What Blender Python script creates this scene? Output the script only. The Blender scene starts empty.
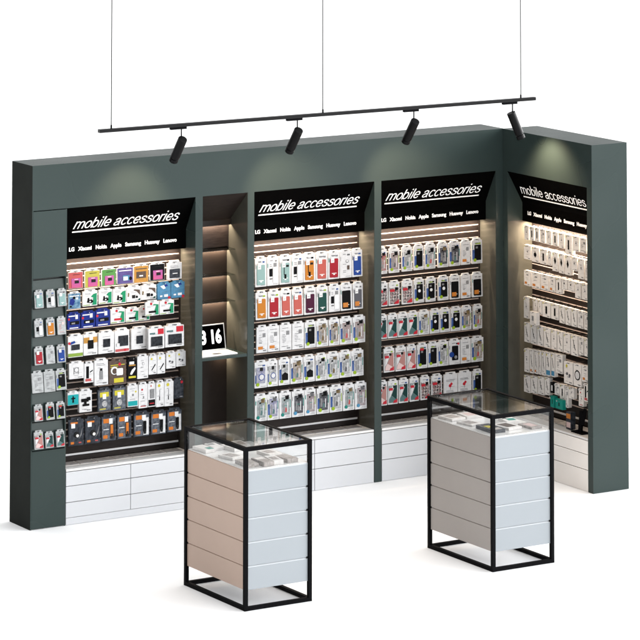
import bpy, math, random
from mathutils import Vector, Matrix
R_ = math.radians
S = bpy.context.scene
C = S.collection
W0, W1, W2, W3, W4, W5, W6, W7 = .263, 1.259, 1.316, 1.676, 1.729, 2.72, 2.778, 3.765
X1, DEP, LEN, H, ZS = 3.825, .306, 1.108, 2.4, 2.1

# ------------------------------------------------------------------ materials
_m = {}
def mat(name, col, rough=.5, spec=.5, metal=0, noise=0, nscale=8, emit=None, coat=0, bump=0, col2=None, stretch=None):
    if name in _m: return _m[name]
    m = bpy.data.materials.new(name); m.use_nodes = True; nt = m.node_tree
    b = nt.nodes['Principled BSDF']
    b.inputs['Base Color'].default_value = (*col, 1); b.inputs['Roughness'].default_value = rough
    b.inputs['Specular IOR Level'].default_value = spec; b.inputs['Metallic'].default_value = metal
    b.inputs['Coat Weight'].default_value = coat
    if emit:
        b.inputs['Emission Color'].default_value = (*col, 1); b.inputs['Emission Strength'].default_value = emit
    if noise or bump:
        tc = nt.nodes.new('ShaderNodeTexCoord'); src = tc.outputs['Object']
        if stretch:
            mp = nt.nodes.new('ShaderNodeMapping'); mp.inputs['Scale'].default_value = stretch
            nt.links.new(src, mp.inputs['Vector']); src = mp.outputs['Vector']
        n = nt.nodes.new('ShaderNodeTexNoise'); n.inputs['Scale'].default_value = nscale; n.inputs['Detail'].default_value = 5
        nt.links.new(src, n.inputs['Vector'])
        if noise:
            mx = nt.nodes.new('ShaderNodeMix'); mx.data_type = 'RGBA'
            c2 = col2 or tuple(c * (1 - noise) for c in col)
            mx.inputs['A'].default_value = (*col, 1); mx.inputs['B'].default_value = (*c2, 1)
            r = nt.nodes.new('ShaderNodeMapRange'); r.inputs['From Min'].default_value = .35; r.inputs['From Max'].default_value = .65
            nt.links.new(n.outputs['Fac'], r.inputs['Value']); nt.links.new(r.outputs['Result'], mx.inputs['Factor'])
            nt.links.new(mx.outputs['Result'], b.inputs['Base Color'])
        if bump:
            bp = nt.nodes.new('ShaderNodeBump'); bp.inputs['Strength'].default_value = bump; bp.inputs['Distance'].default_value = .002
            nt.links.new(n.outputs['Fac'], bp.inputs['Height']); nt.links.new(bp.outputs['Normal'], b.inputs['Normal'])
    _m[name] = m; return m

def glass_mat(name, tint, refl=1.5):
    m = bpy.data.materials.new(name); m.use_nodes = True; nt = m.node_tree; nt.nodes.clear()
    o = nt.nodes.new('ShaderNodeOutputMaterial'); mx = nt.nodes.new('ShaderNodeMixShader')
    t = nt.nodes.new('ShaderNodeBsdfTransparent'); t.inputs['Color'].default_value = (*tint, 1)
    g = nt.nodes.new('ShaderNodeBsdfGlossy'); g.inputs['Roughness'].default_value = .015
    lw = nt.nodes.new('ShaderNodeLayerWeight'); lw.inputs['Blend'].default_value = .5
    pw = nt.nodes.new('ShaderNodeMath'); pw.operation = 'POWER'; pw.inputs[1].default_value = 5; nt.links.new(lw.outputs['Facing'], pw.inputs[0])
    f = nt.nodes.new('ShaderNodeMath'); f.operation = 'MULTIPLY_ADD'; f.inputs[1].default_value = .96; f.inputs[2].default_value = .04; nt.links.new(pw.outputs[0], f.inputs[0])
    nt.links.new(f.outputs[0], mx.inputs[0]); nt.links.new(t.outputs[0], mx.inputs[1]); nt.links.new(g.outputs[0], mx.inputs[2])
    nt.links.new(mx.outputs[0], o.inputs['Surface']); return m

def check_mat(name, a, b, c, scale):
    m = bpy.data.materials.new(name); m.use_nodes = True; nt = m.node_tree; p = nt.nodes['Principled BSDF']
    tc = nt.nodes.new('ShaderNodeTexCoord'); mp = nt.nodes.new('ShaderNodeMapping'); mp.inputs['Rotation'].default_value = (0, R_(40), 0)
    mp.inputs['Location'].default_value = (0, .0333, 0)
    nt.links.new(tc.outputs['Object'], mp.inputs['Vector'])
    ck = nt.nodes.new('ShaderNodeTexChecker'); ck.inputs['Scale'].default_value = scale
    ck.inputs['Color1'].default_value = (*a, 1); ck.inputs['Color2'].default_value = (*b, 1)
    v = nt.nodes.new('ShaderNodeTexVoronoi'); v.inputs['Scale'].default_value = scale * .8
    nt.links.new(mp.outputs[0], ck.inputs['Vector']); nt.links.new(mp.outputs[0], v.inputs['Vector'])
    st = nt.nodes.new('ShaderNodeMath'); st.operation = 'GREATER_THAN'; st.inputs[1].default_value = .52
    nt.links.new(v.outputs['Distance'], st.inputs[0])
    mx = nt.nodes.new('ShaderNodeMix'); mx.data_type = 'RGBA'; mx.inputs['B'].default_value = (*c, 1)
    nt.links.new(st.outputs[0], mx.inputs['Factor']); nt.links.new(ck.outputs['Color'], mx.inputs['A'])
    nt.links.new(mx.outputs['Result'], p.inputs['Base Color']); p.inputs['Roughness'].default_value = .35
    return m

GREEN = mat('sage_green_laminate', (.029, .042, .0395), .30, .15, bump=.02, nscale=6)
_nt = GREEN.node_tree; _n = _nt.nodes.new('ShaderNodeTexNoise'); _n.inputs['Scale'].default_value = 1.7; _n.inputs['Detail'].default_value = 1
_r = _nt.nodes.new('ShaderNodeMapRange'); _r.inputs['From Min'].default_value = .2; _r.inputs['From Max'].default_value = .8; _r.inputs['To Min'].default_value = .20; _r.inputs['To Max'].default_value = .38
_t = _nt.nodes.new('ShaderNodeTexCoord'); _nt.links.new(_t.outputs['Object'], _n.inputs['Vector']); _nt.links.new(_n.outputs['Fac'], _r.inputs['Value'])
_nt.links.new(_r.outputs['Result'], _nt.nodes['Principled BSDF'].inputs['Roughness'])
ENDM = mat('shade_darkened_end', (.021, .0235, .021), .8, .06, noise=.15, nscale=5)  # shade on the left end face, put into a dark colour
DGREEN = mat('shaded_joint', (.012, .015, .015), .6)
BROWN = mat('dark_brown_board', (.022, .0165, .015), .5, .12, noise=.35, nscale=14, stretch=(1, 8, 8))
NICHEB = mat('niche_back_board', (.020, .0150, .0125), .4, .12, noise=.2, nscale=6)
LITSIDE = mat('warm_lit_side_tone', (.072, .070, .058), .2, .3, noise=.15, nscale=4)  # warm strip light on the bay sides, put into the colour of added skins
ALUS = mat('aluminium_strip', (.55, .55, .56), .35, .5)
LIP = mat('slat_groove_insert', (.46, .38, .35), .35, noise=.15, nscale=20)
BLACK = mat('matt_black_sign', (.0006, .0006, .0006), .8, .02)
LET = mat('white_sign_lettering', (.95, .95, .95), .4, emit=.15)
EDGEW = mat('painted_edge_highlight', (.50, .52, .54), .25, .4)  # painted highlight along the top edges of the counter drawers
METALB = mat('black_powder_coat', (.0022, .0022, .003), .55, .04, noise=.3, nscale=60)
HEADM = mat('black_spotlight_body', (.003, .003, .0035), .4, .12, bump=.05, nscale=200)
STEEL = mat('hook_steel', (.6, .6, .6), .25, metal=1)
WHITE = mat('white_laminate', (.52, .525, .54), .3, .3, noise=.03, nscale=2)
WHITEW = mat('warm_lit_white_laminate', (.86, .82, .78), .3, .3, noise=.03, nscale=2)  # lighter, warmer copy of the white laminate, stands in for light on the wing
WTOP = mat('white_gloss_top', (.66, .645, .63), .12, .4, coat=.2)
GAP = mat('grey_carcass_gap', (.09, .09, .095), .6)
TRAYM = mat('grey_tray_insert', (.27, .265, .27), .25, noise=.3, nscale=30)
BLUEW = mat('pale_blue_laminate', (.268, .289, .307), .35, .25, noise=.02, nscale=2)
BEIGE = mat('beige_shaded_laminate', (.51, .38, .31), .45, .2, noise=.04, nscale=3)  # warm, dim light on the counter side is put into this tone
GREIGE = mat('greige_shaded_laminate', (.36, .336, .318), .45, .2, noise=.04, nscale=3)  # greyer tone, again with the side's shade put into the colour
GTOP = glass_mat('clear_glass', (.985, .988, .986), 1.5)
FLOOR = mat('white_studio_floor', (.93, .93, .93), .9, .1)

# ------------------------------------------------------------------ mesh helpers
class MB:
    def __init__(s): s.v = []; s.f = []; s.mi = []
    def box(s, x0, x1, y0, y1, z0, z1, mi=0):
        x0, x1 = min(x0, x1), max(x0, x1); y0, y1 = min(y0, y1), max(y0, y1)
        n = len(s.v); s.v += [(x, y, z) for z in (z0, z1) for y in (y0, y1) for x in (x0, x1)]
        s.f += [tuple(n + i for i in q) for q in ((0, 2, 3, 1), (4, 5, 7, 6), (0, 1, 5, 4), (2, 6, 7, 3), (0, 4, 6, 2), (1, 3, 7, 5))]; s.mi += [mi] * 6; return s
    def prism(s, poly, a0, a1, axis='y', mi=0):
        n = len(s.v); k = len(poly)
        for a in (a0, a1):
            for p, q in poly:
                s.v.append((p, a, q) if axis == 'y' else (a, p, q) if axis == 'x' else (p, q, a))
        s.f.append(tuple(n + i for i in range(k))); s.f.append(tuple(n + k + i for i in reversed(range(k))))
        for i in range(k): j = (i + 1) % k; s.f.append((n + j, n + i, n + k + i, n + k + j))
        s.mi += [mi] * (k + 2); return s
    def cyl(s, a, b, r, r2=None, seg=16, mi=0):
        a = Vector(a); b = Vector(b); d = (b - a).normalized(); r2 = r if r2 is None else r2
        u = d.orthogonal().normalized(); w = d.cross(u); n = len(s.v)
        for c, rr in ((a, r), (b, r2)):
            for i in range(seg):
                t = 2 * math.pi * i / seg; s.v.append(tuple(c + u * (rr * math.cos(t)) + w * (rr * math.sin(t))))
        s.f.append(tuple(n + i for i in reversed(range(seg)))); s.f.append(tuple(n + seg + i for i in range(seg)))
        for i in range(seg): j = (i + 1) % seg; s.f.append((n + i, n + j, n + seg + j, n + seg + i))
        s.mi += [mi] * (seg + 2); return s
    def build(s, name, m, parent=None, bevel=0, smooth=False):
        me = bpy.data.meshes.new(name); me.from_pydata(s.v, [], s.f); me.update()
        for mm in (m if isinstance(m, (list, tuple)) else [m]): me.materials.append(mm)
        me.polygons.foreach_set('material_index', s.mi)
        import bmesh
        bm = bmesh.new(); bm.from_mesh(me); bmesh.ops.recalc_face_normals(bm, faces=bm.faces); bm.to_mesh(me); bm.free()
        o = bpy.data.objects.new(name, me); C.objects.link(o)
        if parent: o.parent = parent
        if bevel:
            b = o.modifiers.new('edge_bevel', 'BEVEL'); b.width = bevel; b.segments = 2; b.limit_method = 'ANGLE'
        if smooth:
            me.shade_smooth() if hasattr(me, 'shade_smooth') else None
            try: me.set_sharp_from_angle(angle=R_(40))
            except Exception: pass
        return o

def thing(name, label, cat, loc=(0, 0, 0), rz=0, group=None):
    o = bpy.data.objects.new(name, None); C.objects.link(o); o.location = loc; o.rotation_euler = (0, 0, rz)
    o.empty_display_size = .05; o['label'] = label; o['category'] = cat
    if group: o['group'] = group
    return o

def rrect(x0, x1, z0, z1, r, seg=4):
    p = []
    for cx, cz, a in ((x1 - r, z0 + r, -90), (x1 - r, z1 - r, 0), (x0 + r, z1 - r, 90), (x0 + r, z0 + r, 180)):
        for i in range(seg + 1):
            t = R_(a + 90 * i / seg); p.append((cx + r * math.cos(t), cz + r * math.sin(t)))
    return p
def disc(cx, cz, r, seg=18): return [(cx + r * math.cos(2 * math.pi * i / seg), cz + r * math.sin(2 * math.pi * i / seg)) for i in range(seg)]

def text_mesh(name, body, size, m, parent, shear=0, weight=0, sx=1, extrude=.0015, spacing=1, fit=None, gap=0):
    cu = bpy.data.curves.new(name, 'FONT'); cu.body = body; cu.size = size; cu.shear = shear; cu.offset = weight; cu.extrude = extrude
    cu.space_character = spacing; cu.resolution_u = 4
    t = bpy.data.objects.new(name + '_curve', cu); C.objects.link(t); bpy.context.view_layer.update()
    me = bpy.data.meshes.new_from_object(t.evaluated_get(bpy.context.evaluated_depsgraph_get()))
    bpy.data.objects.remove(t); bpy.data.curves.remove(cu)
    xs = [v.co.x for v in me.vertices]; lo, hi = min(xs), max(xs)
    k = fit / (hi - lo) if fit else sx
    for v in me.vertices: v.co.x = (v.co.x - lo) * k
    if not gap:
        me.name = name; me.materials.clear(); me.materials.append(m)
        o = bpy.data.objects.new(name, me); C.objects.link(o); o.parent = parent; return [o]
    # one mesh per word: group the letters by the gaps between them
    par = list(range(len(me.vertices)))
    def find(i):
        while par[i] != i: par[i] = par[par[i]]; i = par[i]
        return i
    for e in me.edges:
        a, b = find(e.vertices[0]), find(e.vertices[1])
        if a != b: par[a] = b
    comp = {}
    for i in range(len(par)): comp.setdefault(find(i), []).append(i)
    isl = sorted([(min(me.vertices[i].co.x for i in c), max(me.vertices[i].co.x for i in c), c) for c in comp.values()], key=lambda t: t[0])
    words = []; hi = -9
    for a, b, c in isl:
        if a - hi > gap: words.append(set())
        words[-1].update(c); hi = max(hi, b)
    res = []
    for wset in words:
        idx = {v: i for i, v in enumerate(sorted(wset))}
        m2 = bpy.data.meshes.new(name)
        m2.from_pydata([tuple(me.vertices[v].co) for v in sorted(wset)], [], [tuple(idx[v] for v in p.vertices) for p in me.polygons if p.vertices[0] in idx])
        m2.update(); m2.materials.append(m)
        o = bpy.data.objects.new(name, m2); C.objects.link(o); o.parent = parent; res.append(o)
    bpy.data.meshes.remove(me)
    return res

# narrow slanted sans-serif letters drawn as stroked centre lines, in units of the x-height
def arc(cx, cz, rx, rz, a0, a1, n=14): return [(cx + rx * math.cos(R_(a0 + (a1 - a0) * i / n)), cz + rz * math.sin(R_(a0 + (a1 - a0) * i / n))) for i in range(n + 1)]
def smooth(p, n=5):
    q = [p[0]] + list(p) + [p[-1]]; o = []
    for i in range(1, len(q) - 2):
        for k in range(n):
            t = k / n; a, b, c, d = q[i - 1], q[i], q[i + 1], q[i + 2]
            o.append(tuple(.5 * (2 * b[j] + (c[j] - a[j]) * t + (2 * a[j] - 5 * b[j] + 4 * c[j] - d[j]) * t * t + (3 * b[j] - a[j] - 3 * c[j] + d[j]) * t ** 3) for j in (0, 1)))
    return o + [p[-1]]
GL = {
 'm': (1.32, [[(.14, 0), (.14, 1)], arc(.40, .64, .26, .29, 180, 0) + [(.66, 0)], arc(.92, .64, .26, .29, 180, 0) + [(1.18, 0)]]),
 'o': (.88, [arc(.44, .5, .33, .44, 90, 450, 26)]),
 'b': (.88, [[(.14, 0), (.14, 1.40)], arc(.45, .5, .31, .44, 90, 450, 26)]),
 'i': (.35, [[(.17, 0), (.17, 1)], [(.17, 1.24), (.17, 1.40)]]),
 'l': (.35, [[(.17, 0), (.17, 1.40)]]),
 'e': (.88, [[(.12, .50)] + [(.77, .50)] + arc(.44, .5, .33, .44, 8, 325, 24)]),
 'a': (.88, [smooth([(.15, .70), (.20, .86), (.40, .94), (.60, .87), (.67, .70), (.67, .25), (.70, .08), (.80, .04)]), smooth([(.66, .58), (.50, .52), (.28, .47), (.13, .34), (.12, .18), (.24, .06), (.42, .06), (.60, .18), (.67, .34)])]),
 'c': (.79, [arc(.42, .5, .32, .44, 38, 322, 22)]),
 's': (.79, [smooth([(.66, .72), (.58, .88), (.39, .94), (.20, .87), (.15, .72), (.24, .60), (.42, .52), (.62, .43), (.69, .28), (.60, .12), (.39, .06), (.17, .13), (.10, .30)])]),
 'r': (.53, [[(.14, 0), (.14, 1)], arc(.42, .60, .28, .33, 180, 85, 8) + [(.50, .92)]]),
}
def stroke_word(name, word, x0, xh, wdt, shear, m, parent):
    v = []; f = []; x = x0; k = 0
    for chh in word:
        adv, strokes = GL[chh]
        for st in strokes:
            k += 1; zz = .0002 * (k % 5); n = len(st); base = len(v)
            closed = math.dist(st[0], st[-1]) < 1e-4
            for i, p in enumerate(st):
                a = st[i - 1] if i else (st[-2] if closed else p); b = st[i + 1] if i < n - 1 else (st[1] if closed else p)
                dx, dz = b[0] - a[0], b[1] - a[1]; L = math.hypot(dx, dz) or 1; nx, nz = -dz / L * wdt / 2, dx / L * wdt / 2
                for s in (1, -1):
                    X, Z = p[0] + s * nx * .95, p[1] + s * nz * .8
                    v.append((x + (X + Z * shear) * xh, Z * xh, .0012 + zz))
            for i in range(n - 1): q = base + 2 * i; f.append((q, q + 1, q + 3, q + 2))
        x += adv * xh
    me = bpy.data.meshes.new(name); me.from_pydata(v, [], f); me.update(); me.materials.append(m)
    o = bpy.data.objects.new(name, me); C.objects.link(o); o.parent = parent
    return o, x
# light levels
SPOTW, STRIPW, NICHEW, SUNE, EXPO, TWEIGHT = 34, 9, 3.2, .8, 0.0, .0010
WFRONT, WLEFT, WBACK, WTOPC, WRIGHT = (1.45, 1.57, 1.68), (.08, .07, .06), (.7, .7, .7), (1.3, 1.3, 1.3), (13, 13, 13)
COLUMN = [
 [('mint',0.012,0.076,1.459,1.58), ('whiteblack',0.1,0.164,1.457,1.576), ('mint',0.183,0.249,1.458,1.576)],
 [('whiteblack',0.013,0.077,1.271,1.391), ('orange',0.101,0.163,1.271,1.39), ('textpink',0.183,0.246,1.271,1.391)],
 [('red',0.014,0.079,1.086,1.207), ('text',0.1,0.165,1.086,1.206), ('blue',0.182,0.245,1.086,1.205)],
 [('text',-0.002,0.08,0.903,1.047), ('text',0.086,0.168,0.901,1.048), ('blackdot',0.176,0.253,0.905,1.046)],
 [('coralgeo',0.015,0.076,0.716,0.826), ('blackdot2',0.102,0.164,0.717,0.831), ('blackdot2',0.181,0.243,0.716,0.829)],
 [('coralgeo',0.016,0.083,0.532,0.655), ('tealgeo',0.098,0.159,0.533,0.64), ('tealgeo',0.18,0.242,0.531,0.644)],
]
BAY_ONE = [
 [('pinkbox:red',0.321,0.431,1.545,1.665,0.085), ('pinkbox:yellow',0.448,0.559,1.541,1.665,0.085), ('pinkbox:green',0.576,0.685,1.54,1.663,0.085), ('photo:violet',0.697,0.817,1.544,1.662,0.085), ('photo:amber',0.825,0.936,1.541,1.666,0.085), ('pinkbox:black',0.951,1.065,1.545,1.666,0.085), ('drive:white',1.084,1.2,1.54,1.663,0.085)],
 [('photo:blue',0.317,0.411,1.411,1.525,0.08), ('greencard',0.427,0.54,1.419,1.529,0.08), ('greencard',0.552,0.654,1.423,1.528,0.08), ('greencard',0.658,0.764,1.416,1.526,0.08), ('swirl',0.768,0.875,1.418,1.528,0.08), ('swirl',0.878,0.994,1.422,1.529,0.08), ('skycard',1.005,1.11,1.412,1.53,0.08), ('skycard',1.113,1.218,1.414,1.531,0.08)],
 [('bluecard',0.312,0.41,1.274,1.388,0.08), ('bluecard',0.415,0.523,1.274,1.388,0.08), ('bluecard',0.528,0.638,1.276,1.393,0.08), ('greenstick:red',0.643,0.752,1.284,1.39,0.08), ('greenstick:black',0.76,0.861,1.284,1.382,0.08), ('greenstick:black',0.88,0.96,1.279,1.379,0.105), ('greenstick:black',0.89,0.997,1.318,1.421,0.04), ('greenstick:black',1.002,1.114,1.318,1.418,0.04)],
 [('bank:green',0.317,0.432,1.088,1.242,0.08), ('bank:orange',0.436,0.545,1.091,1.244,0.08), ('bank:plain',0.548,0.671,1.091,1.244,0.08), ('bank:redbottom',0.677,0.79,1.086,1.247,0.08), ('bank:small',0.805,0.931,1.095,1.246,0.08), ('bank:wide',0.915,1.04,1.091,1.244,0.04), ('bank:wide',1.048,1.193,1.093,1.248,0.04)],
 [('sketch',0.328,0.439,0.944,1.06,0.08), ('pinkblack',0.443,0.513,0.908,1.05,0.08), ('tallgrey',0.522,0.625,0.882,1.061,0.08), ('darkarc',0.633,0.766,0.878,1.048,0.08), ('bolt',0.774,0.849,0.897,1.047,0.08), ('plainwhite',0.852,0.935,0.894,1.058,0.08), ('stroke',0.94,1.003,0.914,1.053,0.08), ('stroke',1.006,1.068,0.913,1.054,0.08), ('earbud',1.078,1.151,0.94,1.058,0.08), ('earbud',1.155,1.231,0.947,1.058,0.08)],
 [('tealfig',0.316,0.401,0.771,0.864,0.08), ('holder',0.407,0.501,0.715,0.869,0.08), ('blister:yellow',0.547,0.649,0.705,0.864,0.08), ('blister:yellow',0.66,0.763,0.702,0.867,0.08), ('tealfoot',0.778,0.858,0.713,0.868,0.08), ('reddot',0.862,0.932,0.695,0.869,0.08), ('greytube',0.935,0.996,0.697,0.867,0.08), ('stick',0.998,1.061,0.69,0.868,0.08), ('stick',1.065,1.133,0.688,0.868,0.08), ('darkred',1.14,1.214,0.732,0.873,0.08)],
 [('lamp',0.327,0.44,0.499,0.686,0.08), ('lamp',0.45,0.568,0.5,0.682,0.08), ('tool:orange',0.578,0.688,0.504,0.68,0.08), ('tool:orange',0.697,0.808,0.506,0.68,0.08), ('tool:black',0.826,0.947,0.506,0.676,0.08), ('tool:black',0.958,1.076,0.506,0.671,0.08), ('tool:black',1.086,1.201,0.51,0.671,0.08)],
]
BAY_TWO = [
 [('mint',1.786,1.876,1.429,1.638,0.08), ('whiteblack',1.882,1.976,1.43,1.637,0.08), ('mintstrap',1.982,2.075,1.43,1.635,0.08), ('whiteblack',2.081,2.174,1.43,1.634,0.08), ('orangestrap',2.18,2.277,1.43,1.633,0.08), ('coral',2.283,2.377,1.431,1.632,0.08), ('red',2.382,2.477,1.431,1.631,0.08), ('strap',2.483,2.577,1.431,1.63,0.08), ('blue',2.583,2.671,1.431,1.629,0.08)],
 [('orange',1.791,1.883,1.202,1.401,0.08), ('red',1.889,1.986,1.202,1.401,0.08), ('coral',1.991,2.081,1.203,1.4,0.08), ('coral',2.087,2.178,1.203,1.399,0.08), ('plum',2.184,2.282,1.203,1.399,0.08), ('darkgreen',2.287,2.383,1.203,1.398,0.08), ('whiteblack',2.389,2.481,1.203,1.397,0.08), ('blacklabel',2.487,2.584,1.203,1.397,0.08), ('greylabel',2.59,2.674,1.204,1.396,0.08)],
 [('textlabel',1.79,1.878,0.977,1.167,0.07), ('textlabel',1.883,1.976,0.977,1.166,0.07), ('text',1.981,2.074,0.976,1.166,0.07), ('text',2.08,2.177,0.975,1.166,0.07), ('blackdot',2.183,2.276,0.974,1.165,0.07), ('clear:tan',2.281,2.377,0.973,1.165,0.07), ('clear:tan',2.383,2.471,0.972,1.165,0.07), ('clear:rose',2.476,2.576,0.971,1.164,0.07), ('clear:rose',2.581,2.686,0.97,1.164,0.07)],
 [('ring:violet',1.779,1.877,0.736,0.926,0.075), ('ring:white',1.882,1.968,0.737,0.926,0.075), ('gradient',1.974,2.064,0.737,0.927,0.075), ('clear:tan',2.07,2.171,0.737,0.927,0.075), ('gradient',2.177,2.27,0.738,0.927,0.075), ('clear:grey',2.276,2.368,0.738,0.928,0.075), ('clear:grey',2.373,2.469,0.738,0.928,0.075), ('clear:grey',2.475,2.57,0.739,0.929,0.075), ('clear:grey',2.575,2.675,0.739,0.929,0.075)],
 [('clear2:teal',1.771,1.867,0.512,0.701,0.058), ('clear:violet',1.873,1.965,0.511,0.701,0.058), ('clear2:teal',1.97,2.067,0.511,0.701,0.058), ('clear2:dark',2.073,2.173,0.511,0.701,0.058), ('clear2:blue',2.179,2.27,0.511,0.701,0.058), ('clear:dark',2.276,2.377,0.511,0.701,0.058), ('clear:grey',2.383,2.486,0.511,0.701,0.058), ('clear2:teal',2.492,2.588,0.511,0.701,0.058), ('clear2:blue',2.594,2.692,0.51,0.702,0.058)],
]
BAY_THREE = [
 [('clear:red',2.796,2.879,1.43,1.615,0.08), ('clear:rose',2.893,2.981,1.431,1.615,0.08), ('clear:grey',3.004,3.091,1.432,1.615,0.08), ('blackdot',3.105,3.189,1.433,1.615,0.08), ('clear:grey',3.201,3.289,1.433,1.615,0.08), ('clear:dark',3.314,3.401,1.434,1.615,0.08), ('clear:dark',3.409,3.505,1.435,1.615,0.08), ('textlabel',3.513,3.592,1.436,1.615,0.08), ('blackdot',3.608,3.698,1.436,1.615,0.08)],
 [('plaid',2.795,2.881,1.202,1.378,0.08), ('plaid',2.891,2.983,1.202,1.377,0.08), ('plaid',3.004,3.095,1.201,1.377,0.08), ('blackcircle',3.106,3.192,1.201,1.377,0.08), ('blackcircle',3.207,3.292,1.2,1.376,0.08), ('blackcircle',3.315,3.404,1.2,1.376,0.08), ('blacklabel',3.416,3.501,1.199,1.376,0.08), ('textlabel',3.511,3.595,1.198,1.375,0.08), ('blacklabel',3.609,3.7,1.198,1.375,0.08)],
 [('tealgeo',2.797,2.876,0.975,1.15,0.08), ('tealgeo',2.884,2.965,0.974,1.149,0.08), ('tealgeo',2.971,3.054,0.974,1.149,0.08), ('tealgeo',3.057,3.139,0.974,1.149,0.08), ('clear:grey',3.145,3.235,0.973,1.148,0.08), ('blackcircle',3.242,3.326,0.973,1.148,0.08), ('blackcircle',3.331,3.414,0.973,1.147,0.08), ('blackcircle',3.42,3.508,0.972,1.147,0.08), ('clear:tan',3.514,3.601,0.972,1.146,0.08), ('clear:tan',3.616,3.695,0.971,1.146,0.08)],
 [('coralgeo',2.847,2.937,0.738,0.915,0.075), ('coralgeo',2.945,3.033,0.737,0.915,0.075), ('coralgeo',3.041,3.12,0.737,0.916,0.075), ('blackdot2',3.13,3.217,0.737,0.917,0.075), ('blackdot',3.223,3.304,0.737,0.918,0.075), ('clear:grey',3.31,3.397,0.737,0.919,0.075), ('bluedot',3.404,3.497,0.737,0.92,0.075), ('textlabel',3.502,3.591,0.737,0.92,0.075), ('clear:tan',3.596,3.701,0.737,0.921,0.075)],
 [('coralgeo',2.795,2.877,0.508,0.686,0.08), ('tealgeo',2.884,2.966,0.509,0.686,0.08), ('tealgeo',2.977,3.057,0.51,0.685,0.08), ('tealgeo',3.069,3.148,0.511,0.685,0.08), ('plaid',3.161,3.239,0.512,0.685,0.08), ('plaid',3.255,3.344,0.513,0.685,0.08), ('redflower',3.362,3.479,0.514,0.684,0.08), ('redflower',3.484,3.6,0.516,0.684,0.08), ('blackdot',3.61,3.693,0.517,0.684,0.08)],
]
WING = [
 [('mini',-0.151,-0.206,1.618,1.718,3.91), ('slim',-0.22,-0.272,1.622,1.718,3.91), ('slim',-0.286,-0.335,1.622,1.719,3.91), ('text',-0.349,-0.413,1.621,1.719,3.91), ('mini',-0.427,-0.491,1.62,1.719,3.91), ('slim',-0.505,-0.569,1.621,1.719,3.91), ('mini',-0.583,-0.649,1.616,1.72,3.91), ('slim',-0.663,-0.742,1.587,1.72,3.91), ('mini',-0.755,-0.83,1.617,1.721,3.91), ('text',-0.843,-0.921,1.618,1.721,3.91)],
 [('mini',-0.145,-0.232,1.48,1.58,3.91), ('round',-0.245,-0.334,1.474,1.579,3.91), ('slim',-0.348,-0.431,1.473,1.578,3.91), ('mini',-0.445,-0.49,1.475,1.577,3.91), ('diamond',-0.504,-0.568,1.444,1.576,3.91), ('diamond',-0.581,-0.645,1.439,1.575,3.91), ('diamond',-0.659,-0.725,1.438,1.574,3.91), ('mini',-0.738,-0.806,1.479,1.573,3.91), ('mini',-0.819,-0.889,1.433,1.572,3.91), ('text',-0.903,-0.95,1.432,1.572,3.91)],
 [('orangemini',-0.144,-0.225,1.292,1.398,3.91), ('orangemini',-0.239,-0.345,1.29,1.398,3.91), ('orangemini',-0.359,-0.45,1.291,1.399,3.91), ('orangemini',-0.464,-0.535,1.292,1.4,3.91), ('slim',-0.549,-0.605,1.291,1.401,3.91), ('pair',-0.619,-0.682,1.327,1.401,3.91), ('pair',-0.695,-0.766,1.327,1.402,3.91), ('mini',-0.78,-0.85,1.293,1.402,3.91), ('mini',-0.863,-0.933,1.294,1.403,3.91)],
 [('mini',-0.14,-0.202,1.059,1.21,3.91), ('tanmini',-0.216,-0.256,1.112,1.21,3.91), ('mini',-0.269,-0.308,1.112,1.21,3.91), ('mini',-0.321,-0.363,1.112,1.21,3.91), ('slim',-0.376,-0.472,1.103,1.209,3.91), ('slim',-0.485,-0.573,1.103,1.209,3.91), ('cable',-0.586,-0.65,1.09,1.209,3.91), ('cable',-0.663,-0.722,1.088,1.209,3.91), ('cable',-0.735,-0.798,1.088,1.208,3.91), ('text',-0.811,-0.878,1.088,1.208,3.91), ('text',-0.892,-0.946,1.088,1.208,3.91), ('box',-0.267,-0.349,1.035,1.127,3.875)],
 [('cable',-0.146,-0.212,0.89,1.028,3.91), ('cable',-0.225,-0.298,0.89,1.027,3.91), ('cable',-0.312,-0.38,0.89,1.027,3.91), ('cable',-0.394,-0.47,0.89,1.027,3.91), ('mini',-0.484,-0.548,0.89,1.027,3.91), ('cable',-0.561,-0.625,0.89,1.027,3.91), ('mini',-0.638,-0.714,0.891,1.026,3.91), ('cable',-0.727,-0.809,0.886,1.026,3.91), ('text',-0.822,-0.877,0.904,1.026,3.91), ('mini',-0.89,-0.945,0.904,1.026,3.91)],
 [('mini',-0.145,-0.202,0.677,0.842,3.91), ('orangecable',-0.216,-0.258,0.679,0.846,3.91), ('orangecable',-0.271,-0.313,0.683,0.849,3.91), ('cable',-0.326,-0.352,0.686,0.852,3.91), ('cable',-0.366,-0.407,0.687,0.855,3.91), ('bluefoot',-0.42,-0.469,0.692,0.858,3.91), ('bluefoot',-0.483,-0.523,0.696,0.862,3.91), ('text',-0.537,-0.621,0.733,0.865,3.91), ('earbud',-0.653,-0.763,0.681,0.832,3.9), ('ringbox',-0.77,-0.868,0.681,0.836,3.9), ('orangemini',-0.875,-0.951,0.728,0.839,3.9)],
 [('cable',-0.139,-0.214,0.534,0.652,3.91), ('cable',-0.228,-0.303,0.542,0.661,3.91), ('cable',-0.317,-0.39,0.547,0.671,3.91), ('cable',-0.403,-0.457,0.557,0.68,3.91), ('phone',-0.47,-0.511,0.581,0.654,3.91), ('text',-0.526,-0.582,0.577,0.656,3.91), ('slim',-0.59,-0.643,0.558,0.66,3.91), ('text',-0.652,-0.692,0.509,0.656,3.91), ('mini',-0.698,-0.76,0.581,0.657,3.91), ('reddot',-0.841,-0.896,0.553,0.675,3.895), ('pinkblack',-0.905,-0.957,0.595,0.72,3.895), ('tealbox',-0.491,-0.541,0.487,0.565,3.895), ('tealbox',-0.567,-0.659,0.491,0.557,3.885)],
]
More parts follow.
